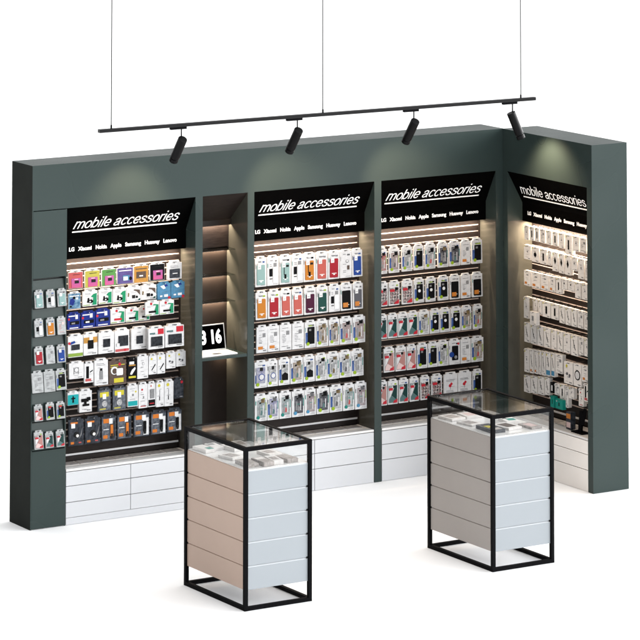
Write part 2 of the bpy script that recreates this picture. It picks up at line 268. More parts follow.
# ------------------------------------------------------------------ the setting
fl = MB().box(-300, 300, -300, 300, -.1, 0).build('floor', FLOOR); fl['kind'] = 'structure'

# ------------------------------------------------------------------ the long display wall
wall = thing('display_wall', 'long grey-green shop display wall with three sign bays and a laptop niche', 'display wall')
MB().box(0, X1 + .010, 0, DEP, ZS, H).build('fascia', GREEN, wall)
b = MB()
for x0, x1 in ((W1, W2), (W3, W4), (W5, W6), (W7, X1 + .010)):
    MB().box(x0, x1, .0, DEP - .016, 0, ZS).build('divider_post', GREEN, wall)
MB().box(W0, X1 - .0005, DEP - .016, DEP, 0, ZS - .0005).build('back_panel', BROWN, wall)
# left column with six sloping pocket panels
MB().box(-.0015, -.0001, .001, DEP - .001, .0, H - .0012).build('end_shade_skin', ENDM, wall)  # thin added skin that carries the painted shade
MB().box(0, .008, .0, DEP, 0, ZS - .0005).box(.255, W0, .002, DEP - .016, 0, ZS - .003).box(.008, .255, .05, DEP, 0, ZS - .002).build('column_carcass', GREEN, wall)
MB().box(.0085, .2545, .0, .05, 1.650, ZS - .006).build('column_panel', GREEN, wall, .0015)
MB().box(.0085, .2545, .0, .05, .004, .512).build('column_panel', GREEN, wall, .0015)
ZL = [1.646, 1.456, 1.270, 1.087, .899, .707, .517]
MB().box(.010, .2535, .042, .0495, .512, 1.652).build('joint_shade_backing', DGREEN, wall)  # dark sheet painted in for the shade inside the ledge gaps
pockets = []
for i in range(6):
    zt, zb = ZL[i] - .011, ZL[i + 1] + .003
    pockets.append(MB().prism([(.041, zb), (-.006, zb), (-.006, zb + .005), (.024, zt), (.041, zt)], .0085, .2545, 'x').build('sloping_panel', GREEN, wall, .001))
# niche: sloped soffit, light box, glass shelves, laptop shelf
MB().prism([(.001, ZS - .001), (.262, 1.87), (.262, 1.70), (.289, 1.70), (.289, ZS - .001)], W2 + .0016, W3 - .0016, 'x').build('niche_soffit', BROWN, wall)
MB().box(W2 + .0016, W3 - .0016, .2855, .2888, .02, 1.698).build('niche_back', NICHEB, wall)
for xa in (W2 + .0003, W3 - .0013): MB().box(xa, xa + .001, .003, .289, .02, ZS - .004).build('lit_side_skin', LITSIDE, wall)
MB().box(W2 + .0018, W3 - .0018, .224, .227, 1.853, 1.893).build('added_glow_shield', NICHEB, wall)  # added shield, blocks the forward glow of the strip lamp
NG = glass_mat('shelf_glass', (.80, .84, .83), 1.5)
for z in (1.690, 1.515, 1.335):
    MB().box(W2 + .0016, W3 - .0016, .165, .285, z - .002, z + .002).build('glass_shelf', NG, wall)
    MB().box(W2 + .0018, W3 - .0018, .256, .259, z - .016, z - .0025).build('added_glow_shield', NICHEB, wall)
MB().box(W2 + .0016, W3 - .0016, .003, .285, .978, .998).build('laptop_shelf', GREEN, wall, .001)

# ------------------------------------------------------------------ the wing
wing = thing('wing_wall', 'short grey-green wing wall standing at right angles on the right', 'display wall', (X1, 0, 0))
MB().box(0, DEP, -1.048, -.0005, ZS, H).build('fascia', GREEN, wing)
MB().box(0, DEP - .016, -.06, -.0005, 0, ZS).build('divider_post', GREEN, wing)
MB().box(0, DEP, -LEN, -1.048, 0, H).build('end_post', GREEN, wing)
MB().box(DEP - .016, DEP, -1.0475, -.0005, 0, ZS - .0005).build('back_panel', BROWN, wing)

# ------------------------------------------------------------------ bays: frame = root at the bay's left edge, local +x to the viewer's right, -y towards the viewer
bays = [('left', (W0, 0, 0), 0, W1 - W0), ('middle', (W4, 0, 0), 0, W5 - W4), ('third', (W6, 0, 0), 0, W7 - W6), ('wing', (X1, -.06, 0), R_(-90), .988)]
SIGNLAB = {'left': 'black mobile accessories sign over the left bay of coloured packs',
           'middle': 'black mobile accessories sign right of the laptop niche, over coloured phone cases',
           'third': 'black mobile accessories sign between middle bay and inner corner of the walls',
           'wing': 'black mobile accessories sign on the right wing, seen at an angle'}
SLATLAB = {'left': 'dark slatwall panel behind the varied packs of the left bay',
           'middle': 'dark slatwall panel behind five rows of phone cases right of the niche',
           'third': 'dark slatwall panel behind teal and chequered packs next to the inner corner',
           'wing': 'dark slatwall panel behind small white boxes on the right wing'}
CHLAB = {'left': 'low white drawer chest under the left bay, seams clearly showing',
         'middle': 'low white drawer chest under the middle bay, partly behind the beige-sided counter',
         'third': 'low white drawer chest under the third bay, behind the grey-sided counter',
         'wing': 'low white drawer chest at the foot of the right wing'}
slats = {}
YS = .215
for bn, loc, rz, wd in bays:
    # slatwall
    sl = thing('slatwall_panel', SLATLAB[bn], 'slatwall', loc, rz, 'slatwall panels in the sign bays'); slats[bn] = sl
    mb = MB(); z = 1.696
    mb.box(.001, wd - .001, YS + .008, YS + .018, .37, 2.0)
    zz = [1.784, 1.740] + [1.696 - .0443 * i for i in range(29)]
    for i in range(len(zz) - 1):
        za, zb = zz[i] - .010, zz[i + 1]
        mb.box(.001, wd - .001, YS, YS + .0078, zb, za)
        mb.prism([(YS + .0078, zz[i]), (YS + .0078, za), (YS - .001, za + .0002), (YS - .001, za + .002)], .001, wd - .001, 'x', 1)
    mb.build('slat_board', [BROWN, LIP], sl)
    MB().box(wd - .012, wd - .002, YS - .01, YS - .002, .375, 1.72).build('edge_upright', BROWN, sl)
    MB().box(.002, wd - .013, YS - .007, YS - .0015, .408, .420).build('bottom_rail', ALUS, sl)
    for xa in (.0003, wd - .0013): MB().box(xa, xa + .001, .003, YS + .018, .37, ZS - .36).build('lit_side_skin', LITSIDE, sl)
    # sign
    sg = thing('header_sign', SIGNLAB[bn], 'sign', loc, rz, 'mobile accessories header signs')
    MB().prism([(.0015, ZS - .001), (.131, 1.868), (.131, 1.736), (.2145, 1.736), (.2145, ZS - .001)], .0012, wd - .0012, 'x').build('sign_panel', BLACK, sg)
    off = .084 if bn != 'wing' else .06
    ca, sa = .131, .232; L = math.hypot(ca, sa)
    tilt = math.atan2(sa, ca)          # angle of the sloping face from horizontal
    M = Matrix.Rotation(R_(180) - tilt, 4, 'X')
    # local basis of the sloping face: X = right, Yt = up the slope, Zt = outward normal
    up = Vector((0, -ca / L, sa / L)); nrm = Vector((0, -sa / L, -ca / L))
    def place(o, x, y, z, up, nrm):
        mt = Matrix(((1, up.x, nrm.x, x), (0, up.y, nrm.y, y), (0, up.z, nrm.z, z), (0, 0, 0, 1)))
        for v in o.data.vertices: v.co = mt @ v.co
        o.data.update()
    t = []; XH = .0605
    o1, xe = stroke_word('title_word', 'mobile', 0, XH, .155, .26, LET, sg)
    o2, xe = stroke_word('title_word', 'accessories', xe + .42 * XH, XH, .155, .26, LET, sg); t = [o1, o2]
    zb = 1.945; yb = .131 * (ZS - zb) / .232
    for q in t: place(q, off, yb - .0025, zb - .0015, up, nrm)
    u = MB().box(0, .812, -.0045, .0045, -.001, .001).build('title_underline', LET, sg)
    zu = 1.922; yu = .131 * (ZS - zu) / .232
    place(u, off + .006, yu - .0025, zu - .0015, up, nrm)
    t = text_mesh('brand_word', 'LG   Xiaomi   Nokia   Apple   Samsung   Huawey   Lenovo', .036, LET, sg, weight=.0009, fit=.836 if bn != 'wing' else .875, extrude=.001, gap=.013)
    for q in t: place(q, .083 if bn != 'wing' else .072, .131 - .002, 1.788, Vector((0, 0, 1)), Vector((0, -1, 0)))
    MB().box(.03, wd - .03, .158, .176, 1.7315, 1.7358).build('light_strip', mat('led_strip', (1, .80, .62), .5, emit=14), sg)
    # drawer chest
    ch = thing('drawer_chest', CHLAB[bn], 'drawer chest', loc, rz, 'low white drawer chests')
    e = .005
    MB().box(e + .002, wd - e - .002, .016, .20, .002, .3525).build('carcass', GAP, ch)
    MB().box(e, wd - e, .001, YS - .0015, .353, .368).build('top_board', WTOP, ch, .0015)
    halves = ((e, wd / 2 - .002), (wd / 2 + .002, wd - e)) if bn != 'wing' else ((e, wd - e),)
    kick = bn == 'left'
    for a0, a1 in halves:
        for z0, z1 in ((.2575, .3485), (.151, .2535), (.049 if kick else .002, .147)):
            MB().box(a0, a1, .0015, .0155, z0, z1).build('drawer_front', WHITE if bn != 'wing' else WHITEW, ch, .001)
    if kick: MB().box(e, wd - e, .0015, .0155, .002, .0465).build('kick_board', WHITE, ch, .001)
    n = 7; p = (wd - .06) / n
    for i in range(n):
        MB().box(.03 + i * p + .006, .03 + (i + 1) * p - .006, .105, .198, .3683, .3715).build('tray_insert', TRAYM, ch)
# ------------------------------------------------------------------ hanging packs
def pm(n, c, r=.35, **k):
    c = tuple(v * (.50 if max(c) < .75 or min(c) < .5 else .66) for v in c)
    if 'col2' in k: k['col2'] = tuple(v * .50 for v in k['col2'])
    return mat(n, c, r, k.pop('spec', .10), **k)
CARD = pm('white_printed_card', (.80, .795, .80), .38, noise=.14, nscale=45, spec=.2)
CARDW = pm('warm_white_box_card', (.96, .92, .88), .4, noise=.12, nscale=60)
K = dict(
 slot=pm('punched_slot', (.03, .03, .03), .6, spec=.03), ink2=pm('dark_grey_print', (.22, .22, .23), noise=.5, nscale=400), ink=pm('grey_print', (.42, .42, .43), noise=.4, nscale=300), dark=pm('black_print', (.010, .010, .011), .5, spec=.03), white=pm('white_sticker', (.88, .88, .88)),
 mint=pm('mint_silicone', (.36, .56, .54), .45), orange=pm('orange_silicone', (.72, .26, .03), .45), coral=pm('coral_silicone', (.68, .15, .12), .45),
 red=pm('red_silicone', (.48, .02, .035), .45), blue=pm('blue_silicone', (.02, .075, .36), .45), plum=pm('plum_silicone', (.085, .008, .04), .45),
 dgreen=pm('dark_green_silicone', (.012, .085, .07), .45), grey=pm('grey_silicone', (.14, .14, .16), .45), lime=pm('lime_badge', (.40, .60, .03)),
 teal=pm('teal_badge', (.02, .30, .25)), cyan=pm('blue_badge', (.10, .36, .60)), strip=pm('blue_side_strip', (.10, .20, .55), noise=.5, nscale=40),
 label=pm('orange_label', (.80, .28, .05)), tag=pm('red_tag', (.70, .03, .05)), tri=pm('dark_teal_facet', (.01, .06, .055), .3), tri2=pm('grey_teal_facet', (.13, .24, .24), .3),
 pink=pm('pink_facet', (.62, .30, .27), .3), pink2=pm('pale_pink_facet', (.78, .58, .56), .3), yellow=pm('yellow_print', (.80, .70, .06)),
 pgreen=pm('green_print', (.02, .34, .16)), lgreen=pm('light_green_band', (.32, .48, .08)), royal=pm('royal_blue_card', (.015, .04, .32), noise=.3, nscale=50),
 sky=pm('sky_blue_card', (.12, .36, .60), noise=.25, nscale=50), violet=pm('violet_card', (.16, .12, .38), noise=.3, nscale=40), amber=pm('amber_card', (.75, .38, .08), noise=.2, nscale=40),
 rose=pm('rose_card', (.66, .13, .13)), ycard=pm('yellow_card', (.62, .56, .10)), gcard=pm('green_card', (.12, .36, .09)), navy=pm('navy_photo_print', (.03, .14, .30), noise=.8, nscale=45, col2=(.30, .50, .66)),
 magenta=pm('magenta_print', (.84, .13, .27), noise=.5, nscale=14, col2=(.46, .15, .52)), brown=pm('brown_print', (.16, .11, .085), noise=.3, nscale=60), charcoal=pm('charcoal_blister', (.022, .026, .034), .25, noise=.6, nscale=40, col2=(.08, .09, .11)),
 steelp=pm('grey_blister_print', (.26, .28, .32), .2, noise=.6, nscale=50, col2=(.08, .09, .11)), tq=pm('turquoise_card', (.02, .48, .50)), tqb=pm('turquoise_box', (.015, .40, .32)),
 peach=pm('bright_orange_print', (.85, .25, .04)), tan=pm('tan_card', (.42, .36, .24)), lcd=pm('dark_screen', (.016, .018, .022), .2, noise=.5, nscale=50, col2=(.05, .055, .065)), gold=pm('bronze_print', (.30, .21, .10), noise=.5, nscale=60))
CLEAR = dict(grey=pm('clear_case_grey', (.36, .37, .38), .2, noise=.45, nscale=70, col2=(.74, .74, .74)), tan=pm('clear_case_tan', (.32, .24, .18), .2, noise=.5, nscale=70, col2=(.60, .55, .50)),
 rose=pm('clear_case_rose', (.38, .29, .28), .2, noise=.4, nscale=60, col2=(.56, .48, .47)), dark=pm('clear_case_smoke', (.05, .05, .06), .15, noise=.6, nscale=60, col2=(.20, .20, .22)),
 red=pm('clear_case_red', (.42, .10, .10), .2, noise=.7, nscale=60, col2=(.60, .50, .48)), violet=pm('clear_case_violet', (.26, .26, .42), .2, noise=.5, nscale=60, col2=(.60, .60, .68)),
 teal=pm('clear_case_sage', (.27, .34, .34), .2, noise=.45, nscale=60, col2=(.56, .60, .60)), blue=pm('clear_case_blush', (.34, .25, .27), .2, noise=.5, nscale=60, col2=(.60, .56, .56)))
PLAID = check_mat('chequered_print', (.012, .011, .011), (.36, .32, .31), (.16, .10, .10), 62)
rnd = random.Random(7)

# every look: (thing name, category, wording, builder of pieces).  A piece = (part name, polygon in 0..1, material, depth in mm)
def rc(n, x0, z0, x1, z1, m, d=1.0, r=.0): return (n, ('r', x0, z0, x1, z1, r), m, d)
def dc(n, x, z, r, m, d=1.6): return (n, ('d', x, z, r), m, d)
def pg(n, pts, m, d=1.0): return (n, ('p', pts), m, d)
def lines(x0, x1, zs, m=None): return [rc('printed_line', x0, z, x1 - rnd.random() * .18, z + .016, m or K['ink2'], .5) for z in zs]
def case(c, strap=False, sticker=True):
    p = [rc('phone_case', .13, .055, .87, .77, c, 4, .07), rc('case_shade', .17, .30, .24, .72, K['ink'], .2), rc('printed_line', .30, .20, .72, .225, K['white'], 4.6), rc('printed_mark', .42, .15, .58, .19, K['white'], 4.6)]
    if sticker: p += [rc('price_sticker', .20, .62, .50, .82, K['white'], 5.2), rc('sticker_print', .26, .68, .44, .70, K['ink'], 5.6)]
    p.append(rc('camera_opening', .56, .62, .80, .70, K['slot'] if strap else c, 4.8, .02))
    if strap: p += [rc('strap', .36, .34, .42, .62, K['dark'], 5), rc('strap_clip', .40, .20, .58, .36, K['dark'], 5.2)]
    return p + lines(.3, .75, (.86,))
def tdots(): return [rc('camera_opening', .26, .70, .52, .80, K['dark'], 2, .02)]
def looks(kind):
    k, _, v = kind.partition(':')
    if k in ('mint', 'mintstrap'): return 'phone_case_pack', 'phone case', 'mint green case in white pack', case(K['mint'], k == 'mintstrap')
    if k in ('orange', 'orangestrap'): return 'phone_case_pack', 'phone case', 'orange case in white pack', case(K['orange'], k != 'orange')
    if k in ('coral', 'red', 'blue', 'plum'): return 'phone_case_pack', 'phone case', dict(coral='coral pink', red='deep red', blue='royal blue', plum='dark plum')[k] + ' case in white pack', case(K[k])
    if k == 'darkgreen': return 'phone_case_pack', 'phone case', 'dark green case in white pack', case(K['dgreen'])
    if k == 'blacklabel': return 'phone_case_pack', 'phone case', 'black case, orange label, white pack', case(K['dark'], sticker=False) + [rc('orange_label', .18, .12, .62, .30, K['label'], 5)]
    if k == 'greylabel': return 'phone_case_pack', 'phone case', 'grey case, orange label, white pack', case(K['grey']) + [rc('orange_label', .18, .12, .62, .30, K['label'], 5)]
    if k == 'whiteblack': return 'phone_case_pack', 'phone case', 'white case around a black phone', [rc('phone_case', .50, .10, .86, .66, K['white'], 4, .04), rc('phone_picture', .18, .32, .46, .60, K['dark'], 2, .03), rc('printed_block', .56, .66, .84, .80, K['ink'], 1), rc('printed_line', .2, .22, .45, .25, K['dark'], 1)] + lines(.22, .5, (.68, .74))
    if k == 'strap': return 'phone_case_pack', 'phone case', 'white pack with grey lanyard', lines(.25, .6, (.2, .26, .5)) + [dc('lanyard_ring', .62, .62, .13, K['ink'], 1.5), dc('pack_face', .62, .63, .09, CARD, 1.8), rc('lanyard_clip', .62, .30, .82, .46, K['brown'], 3)]
    if k in ('text', 'textlabel', 'textpink'):
        m = K['rose'] if k == 'textpink' else None
        p = lines(.2, .55, (.3, .36, .42, .48, .54, .60), m) + lines(.2, .85, (.14, .86), m) + [rc('printed_block', .55, .60, .82, .76, K['pink2'] if m else K['ink'], 1)]
        if k == 'textlabel': p = p[1:] + [rc('orange_label', .14, .12, .58, .24, K['label'], 1.4)]
        return 'accessory_pack', 'accessory pack', {'text': 'plain white pack, grey print', 'textlabel': 'white pack with small orange label', 'textpink': 'white pack, pink print'}[k], p
    if k in ('blackdot', 'blackcircle', 'blackdot2'):
        p = [rc('side_strip', .05, .18, .26, .60, K['strip'], 1), rc('phone_case', .25, .14, .88, .81, K['dark'], 4, .05), dc('green_badge', .27, .15, .13, K['lime'], 5), rc('printed_mark', .35, .66, .55, .74, K['ink'], 4.6)]
        if k == 'blackcircle': p.append(dc('round_sticker', .52, .52, .13, K['white'], 4.8))
        if k == 'blackdot2': p.append(rc('red_tag', .28, .76, .62, .86, K['tag'], 5))
        return 'phone_case_pack', 'phone case', {'blackdot': 'black case, green dot, white pack', 'blackcircle': 'black case with white circle', 'blackdot2': 'black case, red tag, white pack'}[k], p + [rc('top_mark', .34, .84, .68, .88, K['lime'], 1)]
    if k == 'bluedot': return 'phone_case_pack', 'phone case', 'black case with big blue dot', [rc('phone_case', .26, .17, .84, .78, K['dark'], 4, .05), dc('blue_badge', .22, .42, .20, K['blue'], 5), dc('grey_badge', .60, .30, .13, K['ink'], 5), dc('red_mark', .88, .86, .09, K['tag'], 1.5)]
    if k in ('clear', 'clear2'):
        c = CLEAR[v]
        p = [rc('clear_case', .20, .13, .90, .83, c, 3, .05), rc('inner_print', .30, .20 + rnd.random() * .1, .42, .60, K['ink'], 3.3), rc('inner_print', .66, .24, .72, .56 + rnd.random() * .1, CARD, 3.3), pg('inner_graphic', [(.44, .24), (.60, .22), (.64, .36), (.50, .44)], rnd.choice([K['tri2'], K['gold'], K['ink'], K['rose'], K['grey']]), 3.3), rc('camera_opening', .34, .68, .50, .75, K['slot'], 3.6, .02), rc('camera_opening', .50, .70 + rnd.random() * .06, .80, .87, rnd.choice([K['dark'], K['dark'], K['ink2'], K['gold']]), 3.6, .02), rc('printed_line', .38, .48, .66, .50, K['teal'] if k == 'clear2' else K['ink'], 3.6)]
        if k == 'clear': p.append(rc('side_strip', .04, .20, .235, .62, K['strip'], 1))
        b = {'teal': K['teal'], 'blue': K['cyan'], 'dark': K['cyan']}.get(v, K['lime']) if k == 'clear2' else K['lime']
        p.append(dc('badge', .26, .14, .125, b, 4.4)); p.append(rc('edge_print', .90, .40, .97, .72, K['teal'] if rnd.random() < .5 else K['lime'], 1)); p.append(rc('printed_line', .60, .08, .88, .095, K['ink'], .6))
        w = dict(grey='clear grey', tan='clear tan-tinted', rose='clear rose-tinted', dark='smoky dark', red='red patterned', violet='clear violet-tinted', teal='sage-tinted', blue='blush-tinted')[v]
        return 'phone_case_pack', 'phone case', w + ' case in white pack', p
    if k == 'ring': return 'phone_case_pack', 'phone case', ('violet' if v == 'violet' else 'white') + ' pack with dark ring print', [rc('clear_case', .12, .17, .86, .80, CLEAR['violet'] if v == 'violet' else CLEAR['grey'], 3, .05), rc('side_strip', .03, .18, .14, .5, K['strip'], 1), dc('ring_print', .55, .42, .24, K['blue'], 3.6), dc('ring_centre', .55, .42, .185, CARD, 4.2), rc('camera_opening', .4, .66, .66, .80, K['slot'], 3.6, .02), dc('badge', .24, .13, .125, K['lime'], 4.4)]
    if k == 'gradient': return 'phone_case_pack', 'phone case', 'half black case, blue strip, white pack', [rc('clear_case', .24, .17, .86, .80, CLEAR['grey'], 3, .05), pg('dark_lower_half', [(.26, .18), (.84, .18), (.84, .42), (.55, .50), (.26, .40)], K['dark'], 3.6), rc('camera_opening', .36, .68, .60, .80, K['slot'], 3.6, .02), rc('side_strip', .04, .20, .235, .62, K['strip'], 1), dc('badge', .26, .14, .125, K['lime'], 4.4)]
    if k in ('tealgeo', 'coralgeo'):
        a, b2 = (K['tri'], K['tri2']) if k == 'tealgeo' else (K['pink'], K['pink2'])
        p = [rc('case_window', .06, .05, .94, .82, CLEAR['teal'] if k == 'tealgeo' else CLEAR['rose'], 1, .03), pg('facet', [(.34, .38), (.90, .18), (.93, .80), (.78, .82), (.60, .66)], a, 2), pg('facet', [(.10, .08), (.92, .08), (.92, .17), (.32, .37), (.12, .20)], b2, 2), pg('pale_facet', [(.10, .24), (.30, .40), (.56, .68), (.48, .80), (.10, .56)], CARD, 2), rc('camera_opening', .50, .70, .74, .80, K['slot'], 2.4, .02),
             pg('red_corner', [(.52, .05), (.96, .05), (.96, .22), (.60, .15)], K['tag'], 2.6), rc('red_tag', .08, .60, .48, .71, K['tag'], 2.6)]
        return 'phone_case_pack', 'phone case', ('dark teal triangle pattern pack' if k == 'tealgeo' else 'pink triangle pattern pack'), p
    if k == 'plaid': return 'phone_case_pack', 'phone case', 'black and white chequered pattern pack', [rc('patterned_case', .08, .06, .92, .76, PLAID, 2, .04), rc('red_tag', .08, .60, .52, .71, K['tag'], 2.8), pg('red_corner', [(.45, .05), (.96, .05), (.96, .24), (.60, .14)], K['tag'], 2.8), rc('camera_opening', .56, .66, .84, .78, K['dark'], 2.8)]
    if k == 'redflower': return 'accessory_pack', 'accessory pack', 'wide white pack with red flower', lines(.15, .85, (.12, .18, .24, .68, .74)) + [dc('red_flower', .45, .48, .10, K['tag'], 1.6), dc('red_flower', .55, .56, .08, K['tag'], 1.7), rc('printed_line', .46, .30, .49, .42, K['ink'], 1)]
    if k == 'pinkbox':
        bc = dict(red=K['rose'], yellow=K['ycard'], green=K['gcard'], black=K['dark'])[v]
        return 'memory_card_pack', 'memory card', dict(red='rose', yellow='yellow', green='green', black='black')[v] + ' card pack with magenta square', [rc('card_print', .0, .0, 1, 1, bc, .4), rc('magenta_square', .2, .04, .86, .62, K['magenta'], 2), rc('memory_card', .42, .30, .72, .48, K['slot'], 3), rc('printed_line', .4, .54, .66, .57, K['white'], 2.6), rc('printed_line', .3, .84, .8, .87, K['slot'], 1)]
    if k == 'photo':
        bc = dict(violet=K['violet'], amber=K['amber'], blue=K['navy'])[v]
        p = [rc('card_print', 0, 0, 1, 1, bc, .4), rc('printed_line', .1, .80, .9, .86, K['white'] if v != 'amber' else K['brown'], 1)]
        p += {'violet': [rc('photo_print', .35, .18, .78, .52, K['sky'], 1.4), rc('white_block', .38, .2, .66, .44, K['white'], 2), dc('black_mark', .84, .30, .10, K['dark'], 2)],
              'amber': [rc('brown_box', .16, .26, .84, .66, K['brown'], 2), rc('white_print', .36, .36, .62, .44, K['white'], 2.6)],
              'blue': [pg('dark_shape', [(.1, .3), (.4, .2), (.55, .5), (.35, .7), (.15, .62)], K['royal'], 1.5), dc('black_mark', .48, .72, .10, K['dark'], 2), rc('white_block', .6, .6, .8, .72, K['white'], 2), dc('black_mark', .2, .15, .07, K['dark'], 2)]}[v]
        return 'memory_card_pack', 'memory card', dict(violet='violet card pack with blue picture', amber='amber card pack with brown box', blue='blue picture card pack')[v], p
    if k == 'drive': return 'drive_pack', 'storage drive', 'white card pack with black square', [rc('storage_drive', .16, .08, .86, .64, K['charcoal'], 5, .03), rc('printed_line', .34, .34, .68, .39, K['white'], 6)] + lines(.2, .85, (.74, .82), K['dark'])
    if k == 'greencard': return 'charger_pack', 'charger', 'white green-edged card, black gadget', [pg('green_edge', [(.66, .04), (.96, .04), (.96, .85), (.72, .80), (.55, .62), (.72, .55)], K['pgreen'], 1), pg('gadget', [(.28, .24), (.60, .18), (.74, .30), (.60, .44), (.45, .40), (.42, .56), (.34, .56), (.32, .36)], K['dark'], 3), rc('light_band', .04, .03, .5, .08, K['lgreen'], 1), rc('white_block', .44, .26, .54, .34, K['white'], 3.6)] + lines(.15, .7, (.78, .86))
    if k == 'swirl': return 'charger_pack', 'charger', 'white card with dark swirl corner', [pg('dark_swirl', [(.55, .84), (.95, .78), (.97, .40), (.86, .52), (.72, .68), (.5, .76)], K['brown'], 1), rc('gadget', .38, .22, .60, .44, K['slot'], 2.4), dc('gadget_knob', .72, .30, .08, K['dark'], 2.4), pg('dark_swirl', [(.06, .36), (.14, .34), (.18, .58), (.08, .64)], K['gold'], 1), pg('dark_swirl', [(.8, .04), (.97, .04), (.97, .2), (.86, .16)], K['dgreen'], 1)] + lines(.3, .7, (.60,))
    if k == 'skycard': return 'adapter_pack', 'adapter', 'sky blue card with white squares', [rc('card_print', 0, 0, 1, 1, K['sky'], .4), pg('white_shape', [(.2, .86), (.5, .92), (.62, .70), (.44, .66)], K['white'], 1.4), rc('white_square', .5, .14, .8, .30, K['white'], 2), rc('white_square', .18, .16, .36, .26, K['white'], 2), dc('red_mark', .9, .06, .10, K['tag'], 2), pg('dark_shape', [(.58, .80), (.8, .84), (.72, .96), (.5, .94)], K['royal'], 2)]
    if k == 'bluecard': return 'memory_stick_pack', 'memory stick', 'royal blue card with black stick', [rc('card_print', 0, 0, 1, 1, K['royal'], .4), rc('memory_stick', .2, .30, .92, .52, K['dark'], 3), rc('white_label', .3, .34, .58, .44, K['white'] if rnd.random() < .5 else K['ink'], 3.6), rc('white_strip', .15, .05, .85, .11, K['white'], 1), rc('printed_line', .08, .84, .6, .91, K['white'], 1), rc('price_sticker', .62, .66, .82, .94, CARD, 2), dc('red_mark', .1, .68, .08, K['tag'], 1.5)]
    if k == 'greenstick': return 'memory_stick_pack', 'memory stick', 'white green-edged card, ' + ('red stick' if v == 'red' else 'black stick'), [pg('green_edge', [(.74, .04), (.97, .04), (.97, .80), (.80, .74), (.68, .40)], K['pgreen'], 1), rc('memory_stick', .25, .20, .78, .34, K['tag'] if v == 'red' else K['dark'], 3), rc('light_band', .03, .03, .45, .08, K['lgreen'], 1), dc('red_mark', .42, .88, .08, K['tag'], 1.4), pg('green_edge', [(.55, .76), (.92, .70), (.92, .80), (.62, .84)], K['pgreen'], 1)] + lines(.12, .5, (.62, .7))
    if k == 'bank':
        p = {'green': [rc('power_bank', .22, .34, .78, .60, K['lcd'], 4), rc('green_band', 0, .02, 1, .18, K['lgreen'], 1), dc('red_mark', .08, .68, .08, K['tag'], 1.5), pg('blue_mark', [(.12, .6), (.5, .68), (.44, .78), (.2, .74)], K['blue'], 1.5)],
             'orange': [rc('orange_band', 0, .58, 1, .86, K['amber'], 1), rc('white_block', .42, .70, .66, .96, K['white'], 2), rc('power_bank', .30, .30, .70, .72, K['dark'], 4), rc('printed_line', .3, .12, .7, .14, K['ink'], 1)],
             'plain': [rc('power_bank', .30, .30, .74, .70, K['lcd'], 4, .02)] + lines(.25, .8, (.80, .14)),
             'redbottom': [rc('power_bank', .24, .28, .92, .76, K['lcd'], 4), rc('red_band', .02, .03, .98, .15, K['rose'], 1), dc('red_mark', .7, .09, .08, K['tag'], 1.8), rc('white_block', .10, .28, .30, .42, CARD, 4.5)],
             'small': [rc('power_bank', .30, .26, .70, .66, K['lcd'], 4, .02)] + lines(.35, .65, (.82,)),
             'wide': [rc('power_bank', .16, .16, .88, .60, K['lcd'], 5, .03), rc('red_corner', .60, .70, .97, .97, K['tag'], 1.6), rc('teal_mark', .08, .72, .42, .80, K['tri2'], 1), rc('power_bank_edge', .14, .13, .90, .16, K['slot'], 5)]}[v]
        return 'power_bank_box', 'power bank', dict(green='white box, green bottom band', orange='white box, orange top band', plain='plain white box, dark slab', redbottom='white box, red bottom strip', small='white box, small grey slab', wide='white box, wide black slab, red corner')[v], p
    if k == 'sketch': return 'accessory_box', 'accessory box', 'white box with grey line sketch', lines(.3, .7, (.2, .32, .45)) + [dc('ring_print', .5, .55, .16, K['ink'], 1), dc('ring_centre', .5, .55, .12, CARD, 1.4), rc('printed_line', .3, .28, .34, .7, K['ink'], 1), rc('printed_line', .62, .28, .66, .7, K['ink'], 1)]
    if k == 'pinkblack': return 'accessory_box', 'accessory box', 'narrow white box, black stripe, pink foot', [rc('black_panel', .2, .22, .5, .86, K['dark'], 1.2), rc('pink_foot', .1, .06, .75, .20, K['magenta'] if False else K['rose'], 1), pg('dark_swirl', [(.60, .50), (.95, .60), (.95, .66), (.64, .58)], K['dark'], 1)]
    if k == 'tallgrey': return 'accessory_box', 'accessory box', 'tall white box with grey tube', [rc('grey_tube', .38, .22, .62, .58, K['ink'], 3, .03), rc('tube_cap', .42, .58, .58, .68, K['slot'], 3)] + lines(.15, .85, (.86, .8, .08))
    if k == 'darkarc': return 'charger_pack', 'charger', 'grey-brown pack, yellow foot, white plug', [rc('card_print', 0, 0, 1, 1, K['brown'], .4), rc('white_plug', .42, .36, .80, .66, K['white'], 5, .05), dc('cable_loop', .30, .58, .20, K['white'], 2), dc('cable_gap', .32, .56, .14, K['brown'], 3), rc('yellow_foot', .28, .05, .84, .24, K['yellow'], 1.4), rc('yellow_line', .08, .80, .92, .83, K['yellow'], 1), rc('yellow_line', .08, .72, .5, .75, K['yellow'], 1), dc('red_mark', .62, .84, .08, K['tag'], 2)]
    if k == 'bolt': return 'charger_pack', 'charger', 'black box with white bolt, yellow foot', [rc('card_print', 0, 0, 1, 1, K['dark'], .4), pg('white_bolt', [(.25, .25), (.45, .22), (.85, .50), (.80, .60), (.45, .46)], K['white'], 3), rc('yellow_foot', .12, .05, .88, .15, K['yellow'], 1), rc('printed_line', .15, .66, .85, .72, K['amber'], 1), rc('white_block', .2, .74, .7, .88, K['white'], 1.5)]
    if k == 'plainwhite': return 'accessory_box', 'accessory box', 'plain white box, faint print', lines(.3, .7, (.3, .5, .8)) + [dc('ring_print', .55, .66, .12, K['ink'], .8), dc('ring_centre', .55, .66, .09, CARD, 1.2)]
    if k == 'stroke': return 'stylus_box', 'stylus', 'narrow white box, slanting black stroke', [pg('black_stroke', [(.30, .22), (.40, .20), (.86, .50), (.80, .56)], K['dark'], 1.4), dc('yellow_mark', .34, .84, .12, K['yellow'], 1)]
